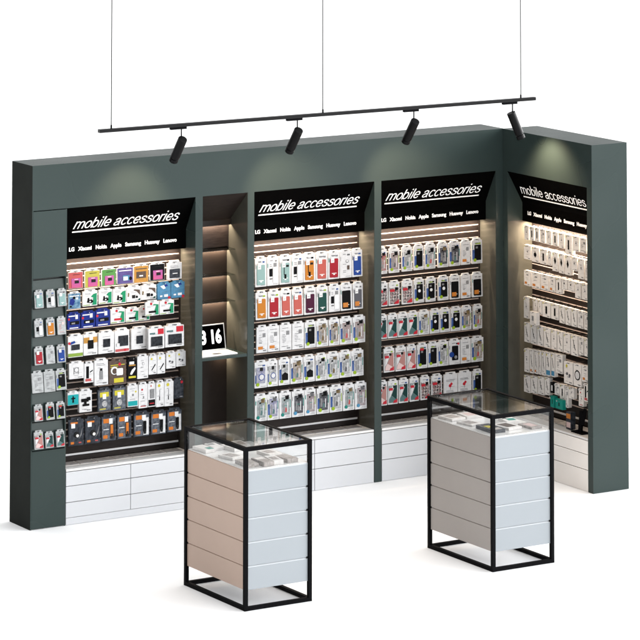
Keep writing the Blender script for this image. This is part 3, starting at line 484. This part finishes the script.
    if k == 'earbud': return 'earphone_box', 'earphones', 'small white box with grey earbuds', [dc('earbud', .36, .46, .09, K['grey'], 3), dc('earbud', .66, .40, .09, K['grey'], 3), dc('yellow_mark', .30, .82, .10, K['yellow'], 1), rc('printed_line', .4, .30, .72, .33, K['ink'], 1)]
    if k == 'tealfig': return 'holder_box', 'phone holder', 'turquoise box with black figure', [rc('card_print', 0, 0, 1, .84, K['tq'], .6), pg('black_figure', [(.42, .18), (.58, .18), (.56, .46), (.70, .48), (.70, .58), (.56, .58), (.54, .72), (.44, .72), (.44, .58), (.30, .56), (.30, .48), (.44, .46)], K['dark'], 2)]
    if k == 'holder': return 'holder_box', 'phone holder', 'white box with black car holder', [rc('holder_clamp', .15, .48, .75, .64, K['dark'], 3, .03), rc('holder_clamp', .60, .54, .90, .70, K['dark'], 3, .03), rc('holder_arm', .38, .36, .58, .50, K['dark'], 3), rc('holder_foot', .25, .28, .8, .38, K['dark'], 3, .03)] + lines(.2, .7, (.12, .82))
    if k == 'blister': return 'tool_blister', 'gadget pack', 'grey blister pack with yellow top', [rc('blister_print', .03, .02, .97, .97, K['steelp'], 3), rc('yellow_top', .15, .66, .85, .88, K['yellow'], 3.6), rc('price_sticker', .36, .56, .62, .80, K['white'], 4.6), dc('gadget', .5, .34, .20, CLEAR['grey'], 6), rc('yellow_foot', .12, .07, .6, .13, K['ycard'], 3.6)]
    if k == 'tealfoot': return 'accessory_box', 'accessory box', 'white box with turquoise foot', [rc('turquoise_foot', .03, .03, .95, .26, K['tq'], 1), rc('printed_line', .45, .5, .6, .60, K['ink'], 1), dc('yellow_mark', .8, .70, .08, K['yellow'], 1)] + lines(.2, .8, (.34, .84))
    if k == 'reddot': return 'accessory_box', 'accessory box', 'white box with red dot', [dc('red_mark', .38, .78, .10, K['tag'], 1), rc('red_foot', .2, .05, .8, .09, K['rose'], 1), rc('printed_line', .5, .4, .62, .5, K['ink'], 1)] + lines(.2, .75, (.56, .28))
    if k == 'greytube': return 'accessory_box', 'accessory box', 'white and black box with grey tube', [rc('black_foot', .05, .03, .95, .30, K['dark'], .8), rc('grey_tube', .28, .36, .82, .76, K['ink'], 4, .06), dc('pink_mark', .42, .90, .09, K['rose'], 1), rc('printed_line', .2, .12, .8, .16, K['tag'], 1.3)]
    if k == 'stick': return 'stylus_box', 'stylus', 'narrow white box, yellow top, black pen', [dc('yellow_mark', .36, .88, .16, K['yellow'], 1), rc('pen', .40, .26, .48, .42, K['dark'], 2), rc('pen_shaft', .43, .42, .47, .70, K['ink'], 1.6)]
    if k == 'darkred': return 'accessory_box', 'accessory box', 'dark box with red corner', [rc('dark_panel', .10, .10, .78, .90, K['charcoal'], 1.4), dc('red_mark', .82, .86, .13, K['tag'], 2)]
    if k == 'lamp': return 'bike_lamp_pack', 'gadget pack', 'black pack with round cream lamp', [rc('blister_print', .03, .02, .97, .94, K['charcoal'], 2), rc('price_sticker', .16, .68, .42, .86, K['white'], 4), rc('orange_top', .12, .84, .6, .91, K['peach'], 3), dc('lamp_body', .52, .42, .17, K['slot'], 7), dc('lamp_lens', .56, .38, .09, K['yellow'] if False else CARDW, 9), pg('silver_swoosh', [(.68, .24), (.86, .40), (.92, .72), (.82, .46)], K['ink'], 3), rc('orange_patch', .12, .06, .34, .15, K['peach'], 3), rc('red_patch', .66, .08, .84, .13, K['rose'], 3)]
    if k == 'tool':
        t = K['peach'] if v == 'orange' else K['dark']
        return 'torch_pack', 'gadget pack', 'grey pack with ' + ('orange and black tool' if v == 'orange' else 'black torch'), [rc('blister_print', .03, .02, .97, .94, K['steelp'], 2), rc('white_panel', .60, .05, .95, .80, CARD if v != 'orange' else K['charcoal'], 3), rc('orange_top', .12, .74, .5, .92, K['peach'], 3), rc('price_sticker', .52, .70, .76, .92, K['white'], 4), rc('torch', .60, .18, .78, .66, t, 8, .03), rc('torch_grip', .62, .10, .76, .30, K['slot'], 9, .03), rc('orange_patch', .10, .10, .40, .24, K['peach'], 3), rc('printed_line', .12, .46, .5, .49, K['white'], 3)]
    # the wing's small white boxes
    y = lambda: [rc('yellow_corner', .02, .86, .22, .96, K['yellow'], .8)]
    if k == 'mini': return 'charger_box', 'charger box', 'small white box, yellow corner', y() + lines(.35, .75, (.66,)) + [rc('printed_mark', .42, .50, .62, .60, K['ink'], .8)]
    if k == 'slim': return 'charger_box', 'charger box', 'white box with slim black gadget', y() + [rc('gadget', .40, .22, .62, .74, K['dark'], 1.2, .05)]
    if k == 'round': return 'charger_box', 'charger box', 'white box with round black gadget', y() + [dc('gadget', .48, .50, .17, K['dark'], 1.2), rc('gadget_neck', .44, .3, .52, .72, K['dark'], 1.2)]
    if k == 'diamond': return 'charger_box', 'charger box', 'white box with black diamond shape', y() + [pg('gadget', [(.5, .34), (.72, .54), (.5, .78), (.32, .56)], K['dark'], 1.2)]
    if k == 'orangemini': return 'charger_box', 'charger box', 'white box, small orange label', [rc('orange_label', .12, .10, .46, .25, K['label'], 1), rc('printed_mark', .4, .7, .7, .78, K['ink'], .8)] + lines(.3, .7, (.5,))
    if k == 'pair': return 'charger_box', 'charger box', 'short white box with tiny print', [rc('printed_mark', .35, .55, .55, .70, K['slot'], .8)] + lines(.3, .7, (.3,))
    if k == 'tanmini': return 'charger_box', 'charger box', 'tan fronted small box', [rc('card_print', .0, .0, 1, 1, K['tan'], .4), rc('printed_mark', .3, .3, .6, .4, K['brown'], .8)]
    if k == 'box': return 'charger_box', 'charger box', 'white box hung low under its row', [rc('printed_mark', .3, .3, .6, .7, K['ink'], .8)] + lines(.3, .7, (.2,))
    if k in ('cable', 'orangecable'):
        p = [pg('cable_picture', [(.3, .80), (.36, .80), (.52, .48), (.70, .30), (.66, .26), (.46, .44)], K['slot'], 1), dc('plug_picture', .50, .50, .07, K['dark'], 1.2)] + lines(.3, .7, (.14,))
        return 'cable_box', 'cable box', 'white box with cable picture' + (', orange label' if k != 'cable' else ''), p + ([rc('orange_label', .12, .06, .5, .16, K['label'], 1)] if k != 'cable' else y())
    if k == 'bluefoot': return 'cable_box', 'cable box', 'white box with blue foot', [rc('blue_foot', .02, .04, .98, .24, K['cyan'], .8), pg('cable_picture', [(.3, .8), (.4, .8), (.7, .42), (.6, .38)], K['slot'], 1)] + y()
    if k == 'ringbox': return 'cable_box', 'cable box', 'white box with large black ring', [dc('ring_print', .5, .50, .36, K['dark'], 1), dc('ring_centre', .5, .50, .27, CARD, 1.5)]
    if k == 'phone': return 'charger_box', 'charger box', 'black box with white phone shape', [rc('card_print', 0, 0, 1, 1, K['dark'], .4), rc('phone_picture', .3, .2, .7, .75, K['white'], 1)]
    if k == 'tealbox': return 'adapter_box', 'adapter box', 'turquoise green box with dark mark', [rc('card_print', 0, 0, 1, 1, K['tqb'], .4), rc('dark_mark', .4, .3, .6, .7, K['dgreen'], 1)]
    raise KeyError(kind)

ORD = 'first second third fourth fifth sixth seventh eighth ninth tenth eleventh twelfth thirteenth fourteenth'.split()
def rowname(i, n): return ['top', 'second', 'third', 'fourth', 'fifth', 'sixth', 'bottom'][i] if i < n - 1 else 'bottom'
DARKBODY = {'tealbox': 'tqb', 'phone': 'dark', 'bolt': 'dark', 'darkarc': 'brown', 'tool': 'charcoal', 'lamp': 'charcoal', 'blister': 'charcoal', 'bluecard': 'royal', 'skycard': 'sky', 'darkred': 'charcoal'}
def pack(kind, x, y, z0, w, h, rz, label, group, depth, tilt=0, body=None, tab=True):
    name, cat, look, pieces = looks(kind)
    o = thing(name, label.replace('#', look), cat, (x, y, z0), rz, group)
    o.rotation_euler = (tilt, 0, rz)
    if cat != 'phone case':
        for q in range(3):
            a = .12 + rnd.random() * .4; zq = .06 + .29 * q + rnd.random() * .12
            pieces = [rc('small_print', a, zq, a + .18 + rnd.random() * .25, zq + .012, K['ink2'], .5)] + pieces
        pieces = [rc('bar_code', .60, .045, .90, .10, K['ink'], .5)] + pieces
    if body is None: body = K[DARKBODY[kind.split(':')[0]]] if kind.split(':')[0] in DARKBODY else (CARD)
    hw = w / 2; t = min(.014, h * .1)
    if cat == 'phone case': pieces = pieces + [rc('header_print', .60 + rnd.random() * .1, .84, .86, .90, rnd.choice([K['ink2'], K['ink'], K['strip'], K['lime'], K['dark']]), .6), rc('side_print', .02, .64, .055 + rnd.random() * .04, .80, rnd.choice([K['ink'], K['ink2'], K['teal']]), .6), rc('top_print', .26, .88, .40 + rnd.random() * .3, .905, K['ink'], .6), rc('small_print', .50, .035, .90, .05, K['ink'], .6)]
    if tab: poly = [(-hw + .002, 0), (hw - .002, 0), (hw, .002), (hw, h - t), (hw * .72, h - t + .001), (hw * .66, h), (-hw * .66, h), (-hw * .72, h - t + .001), (-hw, h - t), (-hw, .002)]
    else: poly = rrect(-hw, hw, 0, h, .002, 2)
    MB().prism(poly, 0, depth).build('pack', body, o)
    MB().prism(rrect(-w * .13, w * .13, h * .935, h * .965, h * .012, 3), -.0006, .0002).build('hang_slot', K['slot'], o)
    hh = h - t if tab else h
    lv = 0
    for n, sh, m, d in pieces:
        lv += 1
        X = lambda u: (u - .5) * (w - .003); Z = lambda v: .0015 + v * (hh - .003)
        if sh[0] == 'r':
            _, a, b, c, e, r = sh; a, c = sorted((a, c)); r = min(r * w, (c - a) * w * .45)
            pl = rrect(X(a), X(c), Z(b), Z(e), r, 4) if r > .0005 else [(X(a), Z(b)), (X(c), Z(b)), (X(c), Z(e)), (X(a), Z(e))]
        elif sh[0] == 'd': pl = disc(X(sh[1]), Z(sh[2]), sh[3] * w)
        else: pl = [(X(p), Z(q)) for p, q in sh[1]]
        MB().prism(pl, -d * .001 - lv * .00004, .0002).build(n, m, o)
    return o

CARDG = mat('shade_greyed_card', (.27, .28, .28), .2, .3, noise=.25, nscale=40)  # card colour greyed to paint in the weaker light on the column
BN = {'left': 'left sign bay', 'middle': 'middle sign bay', 'third': 'third sign bay', 'wing': 'right wing'}
G = {'left': 'packs hanging in the left sign bay', 'middle': 'packs hanging in the middle sign bay', 'third': 'packs hanging in the third sign bay', 'wing': 'small boxes hanging on the right wing'}
def hook(parent, x, y0, y1, z):
    MB().cyl((x, y0, z), (x, y1, z), .0022, seg=6).cyl((x, y1, z - .002), (x, y1 - .004, z + .006), .0022, seg=6).build('hook', STEEL, parent)
for bn, T in (('left', BAY_ONE), ('middle', BAY_TWO), ('third', BAY_THREE)):
    x00 = dict(left=W0, middle=W4, third=W6)[bn]
    for i, row in enumerate(T):
        for j, (kind, xa, xb, z0, z1, y) in enumerate(row):
            w = xb - xa; xc = (xa + xb) / 2; j0 = rnd.uniform(-1, 1)
            lab = '#, %s from left, %s row, %s' % (ORD[j], rowname(i, len(T)), BN[bn])
            dp = .026 if kind.startswith(('bank', 'sketch', 'tall', 'holder', 'plainw', 'stick', 'stroke', 'red', 'teal')) and bn == 'left' else .013
            pack(kind, xc, y, z0, w, z1 - z0, R_(j0 * 2.4), lab, G[bn], dp, tilt=R_(rnd.uniform(-2.2, .8)))
            hook(slats[bn], xc - x00, YS, y - .018, z1 - .011)
for i, row in enumerate(WING):
    for j, (kind, ya, yb, z0, z1, x) in enumerate(sorted(row, key=lambda r: -r[1])):
        w = ya - yb; yc = (ya + yb) / 2
        lab = '#, %s from left, %s row, %s' % (ORD[j], rowname(i, len(WING)), BN['wing'])
        if kind == 'tealbox': lab = 'small turquoise box hung low on the right wing, ' + ('the wider, nearer one' if z0 == .491 else 'the narrower, farther one')
        if kind == 'box': lab = 'square white box hung by itself below the fourth row of the right wing'
        pack(kind, x, yc, z0, w, z1 - z0, R_(-90 + rnd.uniform(-2.5, 2.5)), lab, G['wing'], .03, tab=False, body=None if kind.split(':')[0] in DARKBODY else CARDW)
        hook(slats['wing'], -(yc + .06), YS, (x - X1) - .02, z1 - .008)
for i, row in enumerate(COLUMN):
    for j, (kind, xa, xb, z0, z1) in enumerate(row):
        lab = '#, %s of three, %s row of narrow left column' % (['left', 'middle', 'right'][j], rowname(i, 6))
        pack(kind, (xa + xb) / 2, -.030, z0, xb - xa, z1 - z0, R_(rnd.uniform(-1, 1)), lab, 'packs hanging on the narrow left column', .01, tilt=R_(-8.5), body=CARDG)
        MB().cyl(((xa + xb) / 2, .03, z1 - .012), ((xa + xb) / 2, -.022, z1 - .012), .0022, seg=6).build('hook', STEEL, pockets[i])
# ------------------------------------------------------------------ laptop in the niche
lp = thing('laptop', 'open silver laptop showing large white digits, on the niche shelf', 'laptop', (1.322, .02, .9985), 0)
ALU = mat('silver_aluminium', (.80, .78, .77), .35, .5)
MB().box(0, .288, 0, .158, .0005, .010).build('keyboard_base', ALU, lp, .002)
MB().box(.02, .268, .075, .145, .0101, .0108).build('keyboard', mat('pale_keys', (.70, .68, .67), .5), lp)
MB().box(.11, .175, .012, .060, .0101, .0105).build('touchpad', mat('dark_touchpad', (.08, .075, .075), .3), lp)
a = R_(11); up = Vector((0, math.sin(a), math.cos(a))); nr = Vector((0, -math.cos(a), math.sin(a)))
def slab(name, x0, x1, h0, h1, t0, t1, m, bev=0):
    o = MB().box(x0, x1, h0, h1, t0, t1).build(name, m, lp, bev)
    mt = Matrix(((1, 0, 0, 0), (0, up.y, nr.y, .160), (0, up.z, nr.z, .009), (0, 0, 0, 1)))
    for v in o.data.vertices: v.co = mt @ v.co
    return o, mt
slab('lid', 0, .288, 0, .178, -.006, 0, ALU, .001)
scr, mt = slab('screen', .008, .280, .008, .170, .0002, .001, mat('black_screen', (.0006, .0006, .0006), .5, 0), 0)
dg = text_mesh('screen_digits', '3 16', .105, mat('lit_screen_digits', (1, 1, 1), .5, emit=1.0), scr, weight=.0045, extrude=.0004, fit=.165, gap=.02)
for dgo in dg:
    for v in dgo.data.vertices: v.co = mt @ Vector((v.co.x + .093, v.co.y * 1.18 + .050, .0016))

# ------------------------------------------------------------------ stands left on the wing's chest
st = thing('phone_stand', 'black upright phone stand on the white chest at the wing end', 'phone stand', (3.895, -.86, .3685))
MB().prism(rrect(-.04, .04, -.07, .07, .012), 0, .006, 'z').build('stand_foot', METALB, st)
MB().prism([(-.010, .005), (.006, .005), (.014, .15), (.004, .15)], -.020, .02, 'y').build('stand_post', METALB, st, .002)
MB().prism([(-.014, .06), (-.008, .06), (.018, .17), (.012, .17)], -.055, -.02, 'y').build('stand_clamp', METALB, st, .002)
st2 = thing('boxed_gadget', 'small orange and black box standing behind the black phone stand', 'box', (3.90, -.735, .372))
MB().box(-.02, .02, -.03, .03, 0, .12).build('box_body', K['charcoal'], st2, .001)
MB().box(-.0212, -.0202, -.024, .024, .075, .108).build('orange_print', K['label'], st2)
MB().box(-.0212, -.0202, -.024, .024, .012, .05).build('pink_print', K['pink2'], st2)

# ------------------------------------------------------------------ the two glass-topped counters
def counter(x, y, label, side):
    c = thing('display_counter', label, 'display counter', (x, y, 0), 0, 'glass topped display counters')
    A, B, Hh, t = .48, .76, .978, .0235
    f = MB()
    for px in (0, A - t):
        for py in (0, B - t): f.box(px, px + t, py, py + t, 0, Hh)
    for z in (0.0006, Hh - t - .0006):
        for py in (0.0006, B - t - .0006): f.box(t, A - t, py, py + t, z, z + t)
        for px in (0.0006, A - t - .0006): f.box(px, px + t, t, B - t, z, z + t)
    f.build('frame', METALB, c)
    for i in range(5):
        z0 = .1225 + i * .1435; z1 = z0 + .1410
        d = MB().box(.030, A - .030, .030, B - .030, z0 - .004, z1).build('drawer', WHITE, c)
        ch = .007
        MB().box(.0255, A - .0255, .010, .0295, z0, z1 - ch - .0004).build('drawer_front', BLUEW, d, .0006)
        MB().prism([(.0095, z1 - ch), (.0095, z1 - ch + .0015), (.0095 + ch, z1), (.0295, z1), (.0295, z1 - ch)], .0255, A - .0255, 'x').build('edge_highlight', EDGEW, d)
        MB().prism([(.010, z0), (.010, z1 - ch * .6), (.010 + ch * .6, z1), (.0295, z1), (.0295, z0)], .0255, B - .0255).build('side_panel', side, d, .0008)
        MB().box(A - .0295, A - .010, .0255, B - .0255, z0, z1).build('side_panel', side, d, .0008)
        MB().box(.0255, A - .0255, B - .0295, B - .010, z0, z1).build('drawer_back', BLUEW, d, .0008)
    for i in range(4):
        zg = .1225 + (i + 1) * .1435 - .0012
        MB().box(.0085, .0098, B - .036, B - .0245, zg - .006, zg + .006).build('edge_notch', K['slot'], c)
        MB().box(A - .036, A - .0245, .0085, .0094, zg - .006, zg + .006).build('edge_notch', K['slot'], c)
    MB().box(.014, A - .014, .026, B - .026, .8362, .8405).box(.026, A - .026, .014, .0258, .8362, .8405).build('display_tray', WTOP, c)
    MB().box(t + .001, A - t - .001, t + .001, B - t - .001, Hh - .010, Hh - .004).build('glass_top', GTOP, c)
    for nm, bx in (('glass_pane', (.008, .012, t + .001, B - t - .001)), ('glass_pane', (A - .012, A - .008, t + .001, B - t - .001)), ('glass_pane', (t + .001, A - t - .001, .008, .012)), ('glass_pane', (t + .001, A - t - .001, B - .012, B - .008))):
        MB().box(*bx, .8415, Hh - t - .0015).build(nm, GTOP, c)
    return c
c1 = counter(.166, -2.559, 'tall glass-topped counter with beige side, nearest and left of the two', BEIGE)
c2 = counter(1.993, -2.557, 'tall glass-topped counter with grey side, standing in front of the corner', GREIGE)
def item(x, y, w, d, h, rz, m, label, cat='accessory box', extra=()):
    o = thing('accessory_box', label, cat, (x, y, .841), R_(rz), 'small boxes under the counter glass')
    MB().box(-w / 2, w / 2, -d / 2, d / 2, 0, h).build('box_body', m, o, .0008)
    for n, (a, b, c_, e), mm in extra: MB().box(a * w, b * w, c_ * d, e * d, h - .0002, h + .0008).build(n, mm, o)
GB = pm('grey_printed_box', (.74, .66, .62), .4, noise=.45, nscale=60); PB = pm('off_white_box', (.98, .93, .90), .4, noise=.12, nscale=50)
item(.235, -1.93, .075, .15, .022, 4, PB, 'white box with turquoise corner, far left under the beige counter glass', extra=[('turquoise_corner', (-.1, .42, -.45, -.1), K['tqb'])])
item(.325, -1.90, .07, .14, .02, -3, PB, 'plain white box second from left at the back of the beige-sided counter', extra=[('grey_print', (-.4, .2, .1, .4), K['ink'])])
item(.40, -1.99, .07, .14, .024, 10, PB, 'white box with a black slot, back middle of the beige-sided counter', extra=[('black_slot', (-.3, .3, -.1, .3), K['dark'])])
item(.50, -1.93, .07, .15, .02, -6, PB, 'white box at the far back right of the beige-sided counter', extra=[('grey_print', (-.3, .3, -.3, .3), GB)])
item(.275, -2.20, .10, .13, .018, 14, PB, 'tilted pale box in the middle left of the beige-sided counter', extra=[('grey_print', (-.35, .35, -.35, .35), GB)])
item(.26, -2.42, .085, .16, .022, -4, GB, 'grey box by the near leg of the beige-sided counter')
item(.355, -2.45, .075, .15, .028, 2, GB, 'grey box second from the near leg, beige-sided counter', extra=[('pale_label', (-.4, .4, .1, .4), PB)])
item(.44, -2.44, .07, .15, .026, -8, PB, 'pale box with dark label, near front of the beige-sided counter', extra=[('dark_label', (-.35, .3, -.3, .2), GB)])
item(.53, -2.44, .08, .14, .024, 6, GB, 'grey box nearest the right front leg, beige-sided counter')
item(.52, -2.25, .09, .15, .020, 3, PB, 'pale flat box behind the front grey boxes, beige-sided counter', extra=[('grey_print', (-.35, .35, -.2, .3), GB)])
x2, y2 = 1.993, -2.557
item(x2 + .10, y2 + .62, .11, .15, .016, 5, PB, 'pale flat box at the back left of the grey-sided counter', extra=[('grey_print', (-.35, .35, -.3, .3), GB)])
item(x2 + .25, y2 + .63, .12, .14, .014, -5, PB, 'pale flat box at the back middle of the grey-sided counter', extra=[('pink_print', (-.3, .3, -.3, .3), K['pink2'])])
item(x2 + .11, y2 + .42, .10, .15, .012, 8, PB, 'pale thin box on the left middle of the grey-sided counter', extra=[('grey_print', (-.4, .3, -.3, .3), GB)])
item(x2 + .115, y2 + .19, .10, .20, .022, -2, K['charcoal'], 'dark box with yellow patch near the front leg of the grey-sided counter', extra=[('yellow_patch', (-.3, .1, -.1, .2), K['yellow']), ('grey_print', (-.3, .35, -.45, -.2), GB)])
item(x2 + .25, y2 + .20, .11, .17, .016, 6, PB, 'pale box with brown print at the front of the grey-sided counter', extra=[('brown_print', (-.35, .35, -.3, .35), K['brown'])])
item(x2 + .36, y2 + .34, .09, .15, .020, -12, PB, 'pale box with green patch on the right of the grey-sided counter', extra=[('green_patch', (-.2, .4, -.3, .1), K['tqb']), ('black_patch', (-.4, -.1, .1, .4), K['dark'])])
item(x2 + .39, y2 + .14, .085, .15, .014, 3, GB, 'grey printed box nearest the right front leg of the grey-sided counter', extra=[('pink_print', (-.3, .3, -.3, .3), K['pink2'])])

# ------------------------------------------------------------------ track light
TY, TZ = -.6, 2.683
tr = thing('track_rail', 'long thin black lighting rail hanging on three wires', 'lighting rail', (.183, TY, TZ))
RAILM = mat('black_gloss_rail', (.003, .003, .0035), .2, .2)
MB().box(0, 3.512, -.017, .017, -.0115, .0115).build('rail', RAILM, tr, .0015)
for x in (.276, 1.922, 3.574):
    w = MB().cyl((x - .183, 0, .02), (x - .183, 0, 1.6), .0034, seg=8).build('suspension_wire', mat('wire', (.012, .012, .012), .5, .1), tr)
    MB().cyl((x - .183, 0, .0115), (x - .183, 0, .034), .006, seg=10).build('wire_grip', METALB, w)
SPL = ['leftmost black spotlight on the rail, aimed at the left sign', 'black spotlight second from left, aimed at the middle sign', 'black spotlight third from left, aimed at the third sign', 'rightmost black spotlight on the rail, aimed at the wing sign']
TARGET = [(.74, .0, 2.02), (1.98, .0, 2.00), (2.96, .0, 2.00), (X1, -.64, 2.12)]
for i, x in enumerate((.809, 1.717, 2.667, 3.502)):
    s = thing('track_spotlight', SPL[i], 'spotlight', (x, TY, TZ), 0, 'track spotlights on the rail')
    MB().box(-.085, .035, -.013, .013, -.027, -.012).build('track_adapter', METALB, s, .001)
    MB().cyl((0, 0, -.027), (0, 0, -.105), .0045, seg=10).build('stem', METALB, s)
    p = Vector((0, 0, -.115))
    if i < 3: d = Vector((-.02, .60, -.78)).normalized()
    else: d = Vector((.30, -.06, -.72)).normalized()
    a0 = p - d * .030; a1 = p
    MB().cyl(a0, a0 + d * .165, .0315, seg=32).cyl(a0 + d * .165, a0 + d * .172, .027, seg=32).cyl(a0 + d * .172, a0 + d * .200, .0305, seg=32).build('lamp_head', HEADM, s, .0015, True)
    MB().cyl(a0 + d * .2002, a0 + d * .2012, .024, seg=24).build('lamp_lens', mat('warm_lens', (1, .9, .75), .3, emit=3), s)
    li = bpy.data.lights.new('spot_beam', 'SPOT'); li.energy = SPOTW; li.color = (1, .74, .50); li.spot_size = R_(74 if i < 3 else 110); li.spot_blend = .8; li.shadow_soft_size = .03
    lo = bpy.data.objects.new('spot_beam', li); C.objects.link(lo)
    src = Vector((x, TY, TZ)) + a0 + d * .225
    lo.location = src; lo.rotation_euler = (Vector(TARGET[i]) - src).to_track_quat('-Z', 'Y').to_euler()

# ------------------------------------------------------------------ strip lamps hidden under signs and shelves
def strip(loc, rz, lx, ly, w, col=(1, .80, .60)):
    li = bpy.data.lights.new('strip_lamp', 'AREA'); li.shape = 'RECTANGLE'; li.size = lx; li.size_y = ly; li.energy = w; li.color = col
    o = bpy.data.objects.new('strip_lamp', li); C.objects.link(o); o.location = loc; o.rotation_euler = (0, 0, rz)
for bn, loc, rz, wd in bays:
    M = Matrix.Rotation(rz, 4, 'Z'); q = Vector(loc) + M @ Vector((wd / 2, .167, 1.7305))
    strip(q, rz, wd - .06, .016, STRIPW if bn != 'wing' else STRIPW * 3)
nx = (W2 + W3) / 2
for z, y in ((1.862, .240), (1.684, .270), (1.509, .270), (1.329, .270), (.974, .270)): strip((nx + (.13 if z < 1 else 0), y, z), 0, .33 if z > 1 else .07, .01, NICHEW if z > 1 else NICHEW * .3)

# ------------------------------------------------------------------ world light: dim behind, cool in front, dim warm left, added bright band low right
wd_ = bpy.data.worlds.new('World'); S.world = wd_; wd_.use_nodes = True; nt = wd_.node_tree; nt.nodes.clear()
N = nt.nodes.new; Lk = nt.links.new
out = N('ShaderNodeOutputWorld'); bg = N('ShaderNodeBackground'); tc = N('ShaderNodeTexCoord')
def dotr(v, a, b):
    d = N('ShaderNodeVectorMath'); d.operation = 'DOT_PRODUCT'; d.inputs[1].default_value = v; Lk(tc.outputs['Generated'], d.inputs[0])
    r = N('ShaderNodeMapRange'); r.interpolation_type = 'SMOOTHSTEP'; r.inputs['From Min'].default_value = a; r.inputs['From Max'].default_value = b
    Lk(d.outputs['Value'], r.inputs['Value']); return r.outputs['Result']
def mixc(f, A, B):
    m = N('ShaderNodeMix'); m.data_type = 'RGBA'; m.clamp_result = False; Lk(f, m.inputs['Factor'])
    for k, v in (('A', A), ('B', B)):
        if isinstance(v, tuple): m.inputs[k].default_value = (*v, 1)
        else: Lk(v, m.inputs[k])
    return m.outputs['Result']
base = mixc(dotr((0, -1, 0), -.15, .40), WBACK, WFRONT)
rb = N('ShaderNodeMath'); rb.operation = 'MULTIPLY'; Lk(dotr((.954, -.3, 0), .50, .85), rb.inputs[0]); Lk(dotr((0, 0, -1), -.55, -.30), rb.inputs[1])  # added low band from the right, brightens the floor under the counters
right = mixc(rb.outputs[0], base, WRIGHT)
side = mixc(dotr((-1, 0, 0), .25, .75), right, WLEFT)
allc = mixc(dotr((0, 0, 1), .55, .9), side, WTOPC)
Lk(allc, bg.inputs['Color']); bg.inputs['Strength'].default_value = 1.0; Lk(bg.outputs[0], out.inputs['Surface'])
li = bpy.data.lights.new('overhead_fill_sun', 'SUN'); li.energy = SUNE; li.angle = R_(50); li.color = (1, .99, .97)  # added broad sun from above, brightens the white floor
lo = bpy.data.objects.new('overhead_fill_sun', li); C.objects.link(lo); lo.rotation_euler = Vector((-.10, -.30, -1)).to_track_quat('-Z', 'Y').to_euler()
lo.location = (1, 1, 6)

# ------------------------------------------------------------------ camera
cd = bpy.data.cameras.new('camera'); cam = bpy.data.objects.new('camera', cd); C.objects.link(cam); S.camera = cam
cam.location = (-11.1112, -21.8875, 5.6689)
yaw, pitch = .555536, .07988
Fv = Vector((math.sin(yaw) * math.cos(pitch), math.cos(yaw) * math.cos(pitch), math.sin(pitch)))
cam.rotation_euler = Fv.to_track_quat('-Z', 'Y').to_euler()
cd.sensor_width = 36; cd.sensor_fit = 'HORIZONTAL'; cd.lens = 36 * 3584.007 / 640
cd.shift_x = (320 - 345.222) / 640; cd.shift_y = (-608.194 - 320) / 640
cd.clip_start = .5; cd.clip_end = 1500
S.view_settings.view_transform = 'Standard'; S.view_settings.look = 'None'; S.view_settings.gamma = 1; S.view_settings.exposure = EXPO
S.render.resolution_x = S.render.resolution_y = 1024
try:
    S.cycles.max_bounces = 10; S.cycles.transparent_max_bounces = 24; S.cycles.diffuse_bounces = 5; S.cycles.glossy_bounces = 4
except Exception: pass
